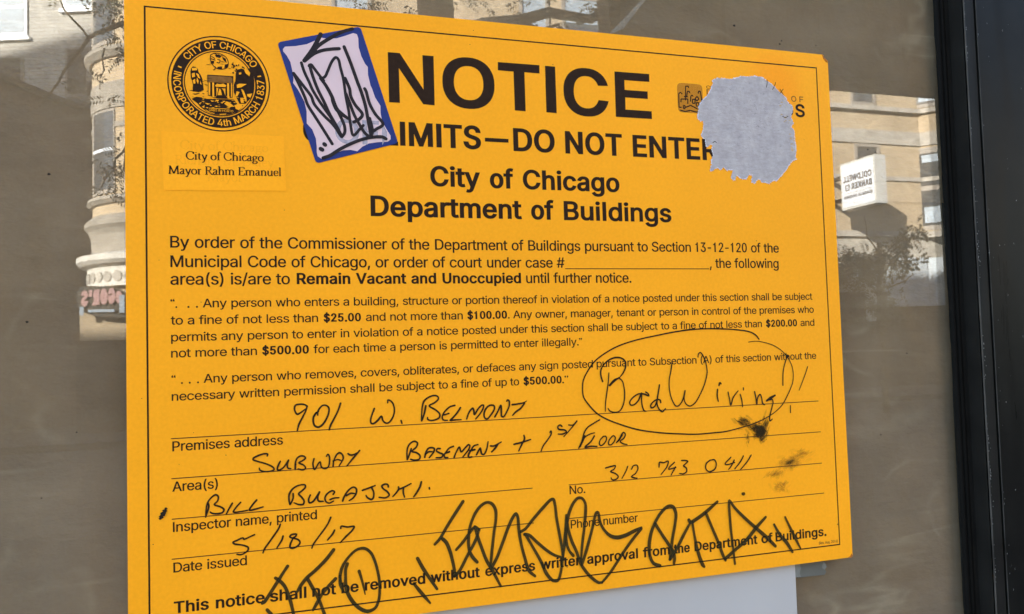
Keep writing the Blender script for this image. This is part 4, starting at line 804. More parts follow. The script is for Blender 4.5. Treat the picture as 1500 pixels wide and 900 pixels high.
def ribbon(fl, pts, width, h, step=None, cap=True):
    """a pen stroke as one union of its swept pieces"""
    wl = width if isinstance(width, (list, tuple)) else [width] * len(pts)
    while len(wl) < len(pts): wl = list(wl) + [wl[-1]]
    wm = sum(wl) / len(wl)
    q, par = smooth(pts, step or max(.45, wm * .45))
    n = len(q)
    if n < 2: return
    wq = []
    for t in par:
        i = min(int(t), len(pts) - 2); u = t - i
        wq.append((wl[i] * (1 - u) + wl[i + 1] * u) * .5)
    # drop near-coincident samples
    keep = [0]
    for i in range(1, n):
        if np.linalg.norm(q[i] - q[keep[-1]]) > .05: keep.append(i)
    q = [q[i] for i in keep]; wq = [wq[i] for i in keep]; n = len(q)
    if n < 2: return
    pieces = []
    tang = []
    for i in range(n):
        d = q[min(i + 1, n - 1)] - q[max(i - 1, 0)]
        L = np.linalg.norm(d)
        if L < 1e-6: d = q[min(i + 1, n - 1)] - q[i] if i < n - 1 else q[i] - q[i - 1]; L = max(1e-9, np.linalg.norm(d))
        tang.append(d / L)
    for i in range(n - 1):
        d = q[i + 1] - q[i]; d = d / np.linalg.norm(d)
        na = np.array([-tang[i][1], tang[i][0]]); nb = np.array([-tang[i + 1][1], tang[i + 1][0]]); nd = np.array([-d[1], d[0]])
        if na @ nd < .75: na = nd
        if nb @ nd < .75: nb = nd
        pieces.append([q[i] - na * wq[i], q[i + 1] - nb * wq[i + 1], q[i + 1] + nb * wq[i + 1], q[i] + na * wq[i]])
    discs = [0, n - 1] if cap else []
    for i in range(1, n - 1):
        a = q[i] - q[i - 1]; b = q[i + 1] - q[i]
        if (a @ b) / (np.linalg.norm(a) * np.linalg.norm(b)) < .86: discs.append(i)
    for i in discs:
        r = wq[i]; a0 = math.atan2(tang[i][1], tang[i][0])
        pieces.append([q[i] + r * np.array([math.cos(a0 + .19 + 2 * math.pi * k / 11), math.sin(a0 + .19 + 2 * math.pi * k / 11)]) for k in range(11)])
    try:
        V, F = fill(pieces)
    except Exception:
        V, F = np.zeros((0, 2)), np.zeros((0, 3), int)
    if len(F): fl.add(V, F, h)
def serif_words(fl, s, x0, x1, t, cap, h, slope=0.0, fat=1.0):
    k = cap / .65
    tot = sum(SERIF[c][0] for c in s) - .08
    xs = (x1 - x0) / (tot * k)
    pen = -.02
    for c in s:
        adv, strokes = SERIF[c]
        for sk in strokes:
            P = [(x0 + (a + pen) * k * xs, t + b * k) for a, b in sk]
            P = [(a, b + slope * (a - x0)) for a, b in P]
            w = []
            for i in range(len(P)):
                a = P[max(0, i - 1)]; b = P[min(len(P) - 1, i + 1)]
                dx, dy = b[0] - a[0], b[1] - a[1]
                v = abs(dy) / max(1e-6, math.hypot(dx, dy))
                w.append(k * fat * (.034 + .058 * v ** 1.3))
            ribbon(fl, P, w, h, step=k * .05, cap=False)
        pen += adv

# ---- solids
class MB:
    """boxes, lathes and prisms with UVs in metres, linked as one mesh object"""
    def __init__(s): s.v, s.f, s.uv, s.mi, s.sm = [], [], [], [], []
    def face(s, pts, uv=None, mi=0, sm=False):
        n = len(s.v); s.v += [tuple(p) for p in pts]
        s.f.append(tuple(range(n, n + len(pts))))
        if uv is None:
            a = Vector(pts[1]) - Vector(pts[0]); b = Vector(pts[-1]) - Vector(pts[0]); nn = a.cross(b)
            ax = max(range(3), key=lambda i: abs(nn[i]))
            if ax == 2: uv = [(p[0], p[1]) for p in pts]
            else:
                d = Vector((-nn.y, nn.x, 0)); d = d.normalized() if d.length > 1e-9 else Vector((1, 0, 0))
                uv = [(p[0] * d.x + p[1] * d.y, p[2]) for p in pts]
        s.uv += list(uv); s.mi.append(mi); s.sm.append(sm)
    def box(s, x0, x1, y0, y1, z0, z1, mi=0, tf=None):
        c = [(x0, y0, z0), (x1, y0, z0), (x1, y1, z0), (x0, y1, z0), (x0, y0, z1), (x1, y0, z1), (x1, y1, z1), (x0, y1, z1)]
        if tf: c = [tuple(tf(Vector(p))) for p in c]
        for q in ((0, 1, 5, 4), (1, 2, 6, 5), (2, 3, 7, 6), (3, 0, 4, 7), (4, 5, 6, 7), (3, 2, 1, 0)):
            s.face([c[i] for i in q], mi=mi)
    def prism(s, poly, z0, z1, mi=0):
        n = len(poly)
        for i in range(n):
            a, b = poly[i], poly[(i + 1) % n]
            s.face([(*a, z0), (*b, z0), (*b, z1), (*a, z1)], mi=mi)
        s.face([(*p, z1) for p in poly], mi=mi); s.face([(*p, z0) for p in poly][::-1], mi=mi)
    def lathe(s, cx, cy, prof, n=48, a0=0.0, a1=2 * math.pi, mi=0, sm=False):
        for i in range(n):
            t0 = a0 + (a1 - a0) * i / n; t1 = a0 + (a1 - a0) * (i + 1) / n
            for (r0, z0), (r1, z1) in zip(prof, prof[1:]):
                R = max(r0, r1)
                s.face([(cx + r0 * math.cos(t0), cy + r0 * math.sin(t0), z0), (cx + r0 * math.cos(t1), cy + r0 * math.sin(t1), z0),
                        (cx + r1 * math.cos(t1), cy + r1 * math.sin(t1), z1), (cx + r1 * math.cos(t0), cy + r1 * math.sin(t0), z1)],
                       [(t0 * R, z0), (t1 * R, z0), (t1 * R, z1), (t0 * R, z1)], mi, sm)
    def tube(s, pts, rad, n=7, mi=0):
        P = [Vector(p) for p in pts]
        rings = []
        for i, p in enumerate(P):
            d = (P[min(i + 1, len(P) - 1)] - P[max(i - 1, 0)]).normalized()
            u = d.orthogonal().normalized(); w = d.cross(u)
            r = rad[i] if isinstance(rad, (list, tuple)) else rad
            rings.append([p + r * (u * math.cos(2 * math.pi * k / n) + w * math.sin(2 * math.pi * k / n)) for k in range(n)])
        for a, b in zip(rings, rings[1:]):
            # line the rings up so the tube does not twist
            off = min(range(n), key=lambda o: sum((a[k] - b[(k + o) % n]).length for k in range(n)))
            b[:] = b[off:] + b[:off]
            for k in range(n):
                s.face([a[k], a[(k + 1) % n], b[(k + 1) % n], b[k]], [(k / n, 0), ((k + 1) / n, 0), ((k + 1) / n, 1), (k / n, 1)], mi, True)
        s.face(rings[0][::-1], mi=mi); s.face(rings[-1], mi=mi)
    def build(s, name, mat, parent=None, loc=None):
        me = bpy.data.meshes.new(name)
        base = Vector(PLACE3[parent.name]) if parent is not None else Vector(loc or (0, 0, 0))
        me.from_pydata([tuple(Vector(p) - base) for p in s.v], [], s.f)
        ul = me.uv_layers.new(name='UVMap')
        for i, c in enumerate(s.uv): ul.data[i].uv = c
        for p, mi, sm in zip(me.polygons, s.mi, s.sm): p.material_index = mi; p.use_smooth = sm
        me.update()
        if not any(s.sm):
            bm = bmesh.new(); bm.from_mesh(me); bmesh.ops.recalc_face_normals(bm, faces=bm.faces); bm.to_mesh(me); bm.free()
        else:
            bm = bmesh.new(); bm.from_mesh(me); bmesh.ops.remove_doubles(bm, verts=bm.verts, dist=1e-5); bm.to_mesh(me); bm.free()
        o = obj(name, me, mat, parent, (0, 0, 0) if parent is not None else tuple(base))
        PLACE3[o.name] = tuple(base)
        return o
PLACE3 = {}
def thing3(name, loc, label, cat, group=None):
    o = empty(name, loc); PLACE3[o.name] = tuple(loc)
    return tag(o, label, cat, group)

# ------------------------------------------------------------------ setting
g = MB(); g.box(-90, 110, -60, 60, -.4, -.13)
tag(g.build('ground', MAT['asphalt']), kind='structure')
g = MB(); g.box(-90, 110, -3.6, -.02, -.3, 0)
tag(g.build('pavement', MAT['concrete']), kind='structure')
g = MB(); g.box(-90, 110, -30, -16.4, -.3, 0)
tag(g.build('far_pavement', MAT['asphalt'], loc=(0, -20, 0)), kind='structure')

# ------------------------------------------------------------------ the shop behind the window
sb = thing3('shop_building', (0, 1, 0), 'long brown brick shop building that carries the papered window', 'building')
m = MB(); m.box(-15, 60, .06, 9, 0, 16.0); m.prism([(-60, .06), (-15.01, .06), (-15.01, 9), (-60, 9)], 0, 14.1); m.build('wall', MAT['storefront_wall'], sb)  # roof heights stepped to set the shadow line on the facade opposite
tb = thing3('shade_block', (-45, 1, 0), 'unseen tall block added to cast shade on the white building opposite', 'building')
m = MB(); m.prism([(-90, .3), (-29.9, .3), (-41.2, 9), (-90, 9)], 14.21, 24.6); m.box(-90, -60.01, .3, 9, 0, 14.20); m.build('wall', MAT['storefront_wall'], tb)  # unseen block added to shade the white wall; footprint skewed along the sun

win = thing3('shop_window', (0, .0045, .4), 'big shop window with black metal frame, glass papered over from inside', 'window')
YG = .0062
m = MB(); m.box(-1.5, .697, YG, YG + .0042, .45, 2.75); m.build('glass', MAT['glass'], win)
LEAN = lambda p: Vector((p.x + (p.z - Z0 - .21) * .0055, p.y, p.z))
m = MB()
for a in (.6838 + .0028, .6838 + .0080):
    pr = [(a + .0027 * math.cos(t), YG - .0001 - .0032 * math.sin(t)) for t in [math.pi * k / 8 for k in range(9)]]
    for (x0, y0), (x1, y1) in zip(pr, pr[1:]):
        c = [LEAN(Vector(p)) for p in ((x0, y0, .45), (x1, y1, .45), (x1, y1, 2.75), (x0, y0, 2.75))]
        m.face([tuple(p) for p in c], sm=True)
m.build('rubber_gasket', MAT['rubber'], win)
m = MB()   # right-hand mullion: rebate side, front strip
m.box(.6946, .7004, YG - .002, .04, .3, 2.9, tf=LEAN)
m.box(.7006, .7118, -.0118, .04, .3, 2.9, tf=LEAN)
m.build('mullion', MAT['black'], win)
m = MB()
m.face([tuple(LEAN(Vector(p))) for p in ((.6990, YG - .0021, .3), (.6990, -.0110, .3), (.6990, -.0110, 2.9), (.6990, YG - .0021, 2.9))])
m.face([tuple(LEAN(Vector(p))) for p in ((.6990, -.0110, .3), (.7005, -.0110, .3), (.7005, -.0110, 2.9), (.6990, -.0110, 2.9))])
m.box(.6989, .7005, -.0110, YG - .0022, .3, 2.9, tf=LEAN)
m.build('glazing_stop', MAT['black'], win)
m = MB()   # worn arris between the stop and the front strip
m.box(.69925, .70035, -.0126, -.0119, .3, 2.9, tf=LEAN)
m.build('worn_edge', MAT['arris'], win)
m = MB(); m.box(.7137, 1.30, -.0128, .04, .3, 2.9, tf=LEAN); m.build('black_panel', MAT['black_panel'], win)
m = MB(); m.box(.71365, .7139, -.01285, -.0122, .3, 2.9, tf=LEAN); m.build('worn_joint', MAT['arris'], win)
m = MB(); m.box(-1.5, .70, -.012, .05, 2.75, 2.95); m.box(-1.5, .70, -.012, .05, .3, .45); m.box(-1.62, -1.5, -.012, .05, .3, 2.95)
m.build('outer_frame', MAT['black'], win)
m = MB()   # scratches and chips on the black paint
rc = random.Random(5)
for z, n in ((1.86, 3), (1.79, 7), (1.665, 9), (1.62, 12), (1.60, 8), (1.51, 10), (1.44, 12), (1.41, 12), (1.38, 6), (1.33, 10), (1.72, 4)):
    for _ in range(n):
        x = .7010 + abs(rc.gauss(0, .0011)); zz = z + rc.gauss(0, .010); w = rc.uniform(.0002, .0006); hh = rc.uniform(.0003, .0015)
        y = -.01185
        m.face([tuple(LEAN(Vector(p))) for p in ((x, y, zz), (x + w, y, zz + w * .4), (x + w * .8, y, zz + hh), (x - w * .2, y, zz + hh * .7))])
for _ in range(46):
    x = .7145 + rc.random() ** 2 * .05; zz = rc.uniform(1.3, 1.85); w = rc.uniform(.0001, .0004); hh = rc.uniform(.0002, .002)
    m.face([tuple(LEAN(Vector(p))) for p in ((x, -.01292, zz), (x + w, -.01292, zz), (x + w + rc.gauss(0, .0003), -.01292, zz + hh), (x + rc.gauss(0, .0003), -.01292, zz + hh))])
m.build('paint_chip', MAT['bare'], win)
m = MB()   # wiped streak on the glass above the notice
m.face([(x, YG - .0004, Z0 + z) for x, z in ((.352, .4330), (.366, .4395), (.394, .4740), (.400, .4810), (.3925, .4800), (.384, .4660), (.371, .4520))])
m.build('glass_smear', MAT['glass_smear'], win)
m = MB()   # specks of dirt on the glass
for sx, sz, r in ((-.0455, .306, .0010), (-.058, .211, .0009), (.470, .452, .0012), (.5145, .440, .0009), (.5165, .443, .0007), (.602, .352, .0008), (.610, .350, .0006), (.552, .442, .0005), (.633, .17, .0007), (.60, .10, .0007), (.5535, .4275, .0009), (-.03, .14, .0005), (-.05, .1, .0005)):
    c = (sx, YG - .0002, Z0 + sz); m = MB()
    m.face([(c[0] + r * (1 + .4 * math.sin(3 * a + sx * 90)) * math.cos(a), c[1], c[2] + r * .8 * math.sin(a)) for a in [2 * math.pi * k / 9 for k in range(9)]])
    m.build('dirt_speck', MAT['grime'], win)

def kraft(name, xa, zb, zt, yoff, seed, edge, label):
    nx, nz = 150, 120
    o = empty(name, (0, 0, 0)); bpy.data.objects.remove(o)
    vs, fs = [], []
    for j in range(nz + 1):
        z = zb + (zt - zb) * j / nz
        xe = edge(z)
        for i in range(nx + 1):
            x = xa + (xe - xa) * i / nx
            p = Vector((x * 3.2, seed, z * 5.0))
            y = noise.fractal(p, 1.0, 2.0, 4) * .0048
            y += max(0, .5 - abs(noise.noise(Vector((x * 1.1, seed + 5, z * 17 + x * .6))) * 4)) * .0032
            y += .0022 * max(0, 1 - abs((z - 1.378) - (x - .612) * .75) / .004) * max(0, 1 - abs(x - .615) / .028)       # folded crease
            y += .0022 * max(0, 1 - abs((x - .596) - (z - 1.37) * -.35) / .004) * max(0, 1 - abs(z - 1.365) / .02)
            edgef = max(0, 1 - (xe - x) / .05)
            y = .0022 + .0035 + y * (1 - .6 * edgef)
            vs.append((x, YG + .004 + yoff + max(.0012, y), z))
    for j in range(nz):
        for i in range(nx):
            a = j * (nx + 1) + i
            fs.append((a, a + 1, a + nx + 2, a + nx + 1))
    me = bpy.data.meshes.new(name)
    base = Vector((.3, YG + .01, (zb + zt) / 2))
    me.from_pydata([tuple(Vector(v) - base) for v in vs], [], fs)
    for p in me.polygons: p.use_smooth = True
    return tag(obj(name, me, MAT['kraft'], None, tuple(base)), label, 'paper')
edge_r = lambda z: .6966 + (z - Z0 - .21) * .0055 - .0009 * noise.noise(Vector((3, 1, z * 22))) - .0006 * noise.noise(Vector((3, 7, z * 70)))
kraft('kraft_paper', -1.45, 1.6585 - .0, 2.72, .0005, 1.7, edge_r, 'upper sheet of brown wrapping paper behind the glass, above the faint seam')
kraft('kraft_paper', -1.45, .48, 1.672, .0018, 9.1, edge_r, 'lower sheet of brown wrapping paper with faint creases below the seam')

# ------------------------------------------------------------------ white sheet and tape under the notice
f = Flat()
f.poly([[(150, -150), (504.4, -150), (504.4, 60), (150, 60)]], -4.6)
s = f.build('paper_sheet', MAT['sheet'], None, (.33, .0046, Z0 - .05))
tag(s, 'plain white paper sheet stuck on the glass under the bottom edge of the notice', 'paper')
f = Flat()
f.poly([[(504.9, 8), (504.9, -12), (511, -12.6), (525, -12.9), (534, -13.1), (535.8, -10.4), (534.2, -8.8), (536.6, -6.5), (535.0, -3.4), (536.0, 8)]], -5.3)
s = f.build('tape_strip', MAT['tape'], None, (.52, .0053, Z0 - .006))
tag(s, 'short strip of grey tape beside the white sheet, below the notice corner', 'tape')
f = Flat(); f.poly([[(505.0, 6), (505.0, -11.9), (510.2, -12.3), (509.2, -9), (510.4, -5), (509.4, 0), (510, 6)]], -5.2); f.build('adhesive_edge', MAT['tape_edge'], s); f = Flat(); f.poly([[(531.6, -5.5), (533.5, -2.4), (535, -4), (536.2, -6.8), (534, -9), (531.8, -7.4)]], -5.2)
f.build('adhesive_edge', MAT['tape_edge'], s)

# ------------------------------------------------------------------ the notice
W, H = 558.8, 431.8
sign = empty('notice_board', (.2794, 0, Z0))
PLACE[sign.name] = tuple(sign.location)
tag(sign, 'orange official notice to keep out, printed in black and scrawled over with marker', 'notice')
outline = [(0, 0), (W - 5, .2), (W - 1.2, 0), (W, 1.4), (W + .1, 60), (W - .2, 150), (W, 300), (W - .1, 426.4), (W - 2.6, 428.2), (W - 4.6, 429.6), (W - 3.9, H - .9), (W - 5.6, H), (250, H + .2), (0, H)]
V, F = fill([outline])
bmv = [(a * .001 - .2794, 0.0, b * .001) for a, b in V]
n0 = len(bmv)
bmv += [(a, .0036, c) for a, b, c in bmv]
bmf = []
for t in F:
    t = [int(i) for i in t]
    p = [V[i] for i in t]
    ar = (p[1][0] - p[0][0]) * (p[2][1] - p[0][1]) - (p[2][0] - p[0][0]) * (p[1][1] - p[0][1])
    t = t if ar > 0 else t[::-1]
    bmf.append(tuple(t)); bmf.append(tuple(i + n0 for i in t[::-1]))
no = len(outline)
for i in range(no):
    j = (i + 1) % no
    bmf.append((j, i, i + n0, j + n0))
me = bpy.data.meshes.new('card'); me.from_pydata(bmv, [], bmf); me.update()
obj('card', me, MAT['board'], sign)
f = Flat()
f.poly([[(W - 5.4, H - .3), (W - 4.0, H - 1.0), (W - 4.5, 429.4), (W - 2.6, 428.0), (W - .3, 426.2), (W - .5, 424.6), (W - 2.6, 425.6), (W - 4.9, 427.9), (W - 5.3, 429.6), (W - 6.2, H - .5)]], .06)
f.build('torn_corner', MAT['rust'], sign); f = Flat()
f.poly([[(W - 1.2, .1), (W - 5, .3), (W - 2.6, 1.3), (W - 1.0, 3.4), (W - .1, 1.6)]], .06)
f.build('torn_corner', MAT['rust'], sign)

HP = .10    # height of the print in front of the card, mm
f = Flat()
bx0, bx1, by0, by1 = 12.0, 546.7, 11.6, 419.9
for a in ((bx0, by0, bx1, by0 + .95), (bx0, by1 - .95, bx1, by1), (bx0, by0 + .95, bx0 + 1.1, by1 - .95), (bx1 - .95, by0 + .95, bx1, by1 - .95)):
    f.poly([[(a[0], a[1]), (a[2], a[1]), (a[2], a[3]), (a[0], a[3])]], HP)
f.build('printed_border', MAT['print'], sign)

# big headline
f = Flat()
for k in 'NTIE': f.poly([SHAPES[k]], HP)
def sup(cx, cy, rx, ry, a0, a1, n=40, e=2.25):
    r = []
    for i in range(n + 1):
        t = a0 + (a1 - a0) * i / n
        c, s_ = math.cos(t), math.sin(t)
        r.append((cx + rx * math.copysign(abs(c) ** (2 / e), c), cy + ry * math.copysign(abs(s_) ** (2 / e), s_)))
    return r
f.poly([sup(234.2, 383.6, 20.1, 19.5, 0, 2 * math.pi * 39 / 40, 39), sup(234.2, 383.6, 11.4, 12.9, 2 * math.pi * 39 / 40, 0, 39)], HP)
f.poly([sup(329.4, 383.2, 19.3, 19.2, .29, 2 * math.pi - .27, 40) + sup(329.4, 383.2, 10.8, 12.8, 2 * math.pi - .40, .43, 40)], HP)
f.build('headline', MAT['print'], sign)

BOLD = {'limits_text': (.222, .175), 'city_text': (.222, .178), 'warning_text': (.225, .175), 'fine_text': (.235, .185), 'order_text': (.230, .18), 'agency_text': (.22, .19), 'agency_light': (.18, .16)}
LATER = []
for name, t, cap, segs in LINES:
    if name in ('patch_text', 'ghost_text'): LATER.append((name, t, cap, segs)); continue
    f = Flat()
    for s_, x0, x1, w in segs:
        if s_ in ('OFF', 'L') and name == 'limits_text': t_ = t - .2
        else: t_ = t
        if w == 'b': words(f, s_, x0, x1, t_, cap, HP, *BOLD.get(name, (.2, .165)))
        elif s_ in '.': words(f, s_, x0, x1, t_, cap, HP, .18, .15)
        else: words(f, s_, x0, x1, t_, cap, HP, .166, .132)
    f.build('agency_text' if name == 'agency_light' else name, MAT['lightink'] if name in ('agency_light', 'form_number') else MAT['print'], sign)
for x0, x1, t in RULES:
    f = Flat(); f.poly([[(x0, t - .3), (x1, t - .3), (x1, t + .3), (x0, t + .3)]], HP)
    f.build('field_line', MAT['rule'], sign)

# city seal
SCX, SCY, SR = 58.9, 370.6, 32.9
seal = Flat()
circ = lambda r, n=72: [(SCX + r * math.cos(2 * math.pi * i / n), SCY + r * math.sin(2 * math.pi * i / n)) for i in range(n)]
seal.poly([circ(SR), circ(SR * .975)[::-1]], HP); seal.poly([circ(SR * .925), circ(SR * .705)[::-1]], HP); seal.poly([circ(SR * .685), circ(SR * .665)[::-1]], HP)
seal_o = seal.build('city_seal', MAT['print'], sign)
PLACE[seal_o.name] = tuple(sign.location)
f = Flat()
def arc_text(fl, s, a_mid, span, r, cap, inward=False, bold=.16):
    """letters bent round the seal; angles in radians, a_mid the middle of the run"""
    L = r * span
    def place(Q):
        u = (Q[:, 0] / L - .5) * span
        if inward:      # bottom run, letter tops towards the centre
            a = a_mid + u; rr = r + cap * .5 - Q[:, 1]
        else:
            a = a_mid - u; rr = r - cap * .5 + Q[:, 1]
        return np.stack([SCX + rr * np.cos(a), SCY + rr * np.sin(a)], 1)
    words(fl, s, 0, L, 0, cap, HP + .05, bold, .13, 0, place)
D2 = math.radians
arc_text(f, 'CITY OF CHICAGO', D2(87), D2(113), SR * .815, SR * .145)
arc_text(f, 'INCORPORATED 4th MARCH 1837', D2(268), D2(203), SR * .815, SR * .145, True)
for a in (D2(159), D2(15)):
    d = np.array([math.cos(a), math.sin(a)]); c = np.array([SCX, SCY]) + d * SR * .815; u = np.array([-d[1], d[0]])
    f.poly([[c - d * 1.2 - u * .45, c + d * 1.2 - u * .45, c + d * 1.2 + u * .45, c - d * 1.2 + u * .45]], HP + .05)
f.build('seal_lettering', MAT['board'], seal_o)
f = Flat()
for i, q in enumerate(SEAL['dark']): f.poly([q], HP + .004 * i)
for i, q in enumerate(SEAL['line']): ribbon(f, q, .55, HP + .05 + .004 * i, step=.5)
rs = random.Random(3)
def dash(fl, x, y, w, hgt, h, a=0.0):
    c, s_ = math.cos(a), math.sin(a)
    fl.poly([[(x + c * dx - s_ * dy, y + s_ * dx + c * dy) for dx, dy in ((-w, 0), (0, -hgt), (w, 0), (0, hgt))]], h)
inner = SR * .655
for i in range(70):     # water and engraved sky
    if i < 34: x, y = rs.uniform(-20, -4), rs.uniform(-12, -5)
    elif i < 52: x, y = rs.uniform(-15, 12), rs.uniform(8, 20)
    else: x, y = rs.uniform(-20, -6), rs.uniform(-3, 4)
    if math.hypot(x, y) < inner - 1.5: dash(f, SCX + x, SCY + y, rs.uniform(.8, 2.2), .16 if i >= 34 else .3, HP + .12 + .001 * i)
for i in range(46):     # foliage behind the figure
    x, y = rs.uniform(8, 20), rs.uniform(3, 15)
    if math.hypot(x, y) < inner - 1: dash(f, SCX + x, SCY + y, rs.uniform(.4, 1.1), rs.uniform(.3, .8), HP + .2 + .001 * i, rs.uniform(0, 3))
f.build('seal_engraving', MAT['print'], seal_o)
f = Flat()
for i, q in enumerate(SEAL['light']): f.poly([q], HP + .30 + .003 * i)
for i in range(60):
    x, y = rs.uniform(-16, 18), rs.uniform(-18, -8)
    if math.hypot(x, y) < inner - 1.5: dash(f, SCX + x, SCY + y, rs.uniform(.4, 1.5), rs.uniform(.15, .4), HP + .42 + .001 * i, rs.uniform(-.3, .3))
words(f, 'URBS IN HORTO', 52.0, 67.5, 351.2, 1.5, HP + .5, .15, .12)
f.build('seal_highlight', MAT['board'], seal_o)
f = Flat(); f.poly([SEAL['brown'][0]], HP + .02); f.build('shield_band', MAT['brown'], seal_o)

# city agency mark
f = Flat()
q = SHAPES['agency_badge']; cx = sum(a for a, b in q) / 4; cy = sum(b for a, b in q) / 4
f.poly([sup(cx, cy, 11.8, 12.2, 0, 2 * math.pi * 39 / 40, 39, 7)], HP - .03)
bad = f.build('agency_badge', MAT['badge'], sign)
PLACE[bad.name] = tuple(sign.location)
f = Flat()
for i, (w, pts) in enumerate(STROKES['skyline_mark']): ribbon_straight = [f.poly([[(a[0] - dy * w / 2, a[1] + dx * w / 2), (b[0] - dy * w / 2, b[1] + dx * w / 2), (b[0] + dy * w / 2, b[1] - dx * w / 2), (a[0] + dy * w / 2, a[1] - dx * w / 2)]], HP + .02 + .004 * i + .001 * k)
    for k, (a, b) in enumerate(zip(pts, pts[1:])) for dx, dy in [((b[0] - a[0]) / max(1e-6, math.dist(a, b)), (b[1] - a[1]) / max(1e-6, math.dist(a, b)))]]
f.build('skyline_drawing', MAT['print'], bad)

# handwriting and marker scrawl
h0 = .30
NAMES = {'address_writing': ('handwritten_address', 'pen'), 'area_writing': ('handwritten_area', 'pen'), 'inspector_writing': ('handwritten_name', 'pen'), 'date_writing': ('handwritten_date', 'pen'),
         'phone_writing': ('handwritten_phone_number', 'pen'), 'complaint_writing': ('circled_complaint', 'pen'), 'graffiti_tag': ('graffiti_scrawl', 'marker')}
for k, (nm, mt) in NAMES.items():
    f = Flat()
    for i, (w, pts) in enumerate(STROKES[k]):
        wl = list(w) if isinstance(w, list) else [w] * len(pts)
        wl += [wl[-1]] * (len(pts) - len(wl))
        q = .80 if mt == 'pen' else 1.0     # pressure wanders along the stroke and eases off at its ends
        w = [x * q * (1 + .26 * noise.noise(Vector((j * .55, i * 3.7, len(k))))) * (.78 if j == len(pts) - 1 and len(pts) > 2 else 1) for j, x in enumerate(wl)]
        ribbon(f, pts, w, h0 + .012 * i)
    f.build(nm, MAT[mt], sign)
    h0 += .03

# ink smears
f = Flat(); rs = random.Random(11)
def smear(fl, cx, cy, n, sx, sy, ang, ln, wd_, h):
    for i in range(n):
        x, y = cx + rs.gauss(0, sx), cy + rs.gauss(0, sy)
        a = ang + rs.gauss(0, .25); L = ln * rs.uniform(.3, 1.2); w = wd_ * rs.uniform(.4, 1.3)
        c, s_ = math.cos(a), math.sin(a)
        pts = [(-L, 0), (-L * .4, -w * rs.uniform(.3, 1)), (L * .5, -w), (L, 0), (L * .4, w * rs.uniform(.3, 1)), (-L * .5, w)]
        fl.poly([[(x + c * u - s_ * v, y + s_ * u + c * v) for u, v in pts]], h + .002 * i)
smear(f, 473.4, 110.8, 150, 2.7, 2.4, 1.2, 3.0, 1.3, .5); smear(f, 469, 114.0, 70, 4.3, 1.6, -.55, 3.4, 1.1, .8)
smear(f, 457.5, 120.0, 50, 3.0, 1.4, -.65, 3.8, 1.0, .95); smear(f, 478.5, 117.0, 40, 1.8, 3.2, 1.45, 3.6, .7, 1.05); smear(f, 461.0, 106.5, 22, .8, 2.4, 1.45, 2.6, .6, 1.15)
smear(f, 466, 116, 40, 5.0, 3.0, .3, 1.8, 1.0, 1.2); smear(f, 475, 105.5, 34, 1.8, 1.3, 1.0, 2.2, 1.0, 1.3)
f.build('ink_smudge', MAT['smudge'], sign)
f = Flat()
smear(f, 500, 83.5, 90, 5.0, 2.4, .5, 4.5, 2.0, .5); smear(f, 512, 90.5, 40, 6, 2.0, .35, 5.0, 1.3, .7); smear(f, 486, 75.5, 50, 4.2, 1.0, .62, 5.0, 1.0, .8); smear(f, 489.5, 65, 60, 3.0, 2.4, -.6, 3.2, 1.2, .9); smear(f, 494, 67, 26, 1.8, 1.3, .7, 2.8, .9, 1.05)
f.build('ink_smudge', MAT['smudge_light'], sign)
f = Flat(); rs = random.Random(4)
for x, y, r in ((302, 403, .45), (239, 424, .4), (236, 413, .35), (352, 288.6, .35), (45.6, 222, .35), (170, 180, .3), (40, 136, .35), (31, 116, .3), (60, 120, .4), (15, 66, .45), (545, 29, .6), (478, 268, .5), (452, 73.3, .4), (530, 356, .3), (20, 250, .3), (9, 160, .35), (300, 20, .4), (294, 21.6, .3), (297, 22.4, .3), (290, 19.6, .25), (305, 22.5, .3), (100, 285, .3)):
    f = Flat()
    f.poly([[(x + r * rs.uniform(.6, 1.2) * math.cos(a), y + r * rs.uniform(.6, 1.2) * math.sin(a)) for a in [2 * math.pi * k / 7 for k in range(7)]]], .2)
    f.build('dirt_speck', MAT['brown'], sign)

# ------------------------------------------------------------------ things stuck on the notice
lab = Flat(); lab.poly([SHAPES['name_patch']], .24)
np_ = empty('name_patch', (.062, -.00016, Z0 + .317)); PLACE[np_.name] = tuple(np_.location)
tag(np_, 'small orange paper patch naming city and mayor, pasted below the round seal', 'label')
lab.build('patch_paper', MAT['patch'], np_)
f = Flat(); fg = Flat()
for name, t, cap, segs in LATER:
    for s_, x0, x1, w in segs:
        if name == 'patch_text':
            tm = {True: 317.6, False: 307.5}[t > 312]
            serif_words(f, s_, x0, x1, tm, cap * 1.04, .36, .0150, 1.22)
        else: serif_words(fg, s_, x0, x1, t, cap, .28, .008, 1.25)
f.build('patch_lettering', MAT['print'], np_)
fg.build('ghost_lettering', MAT['ghost'], np_)

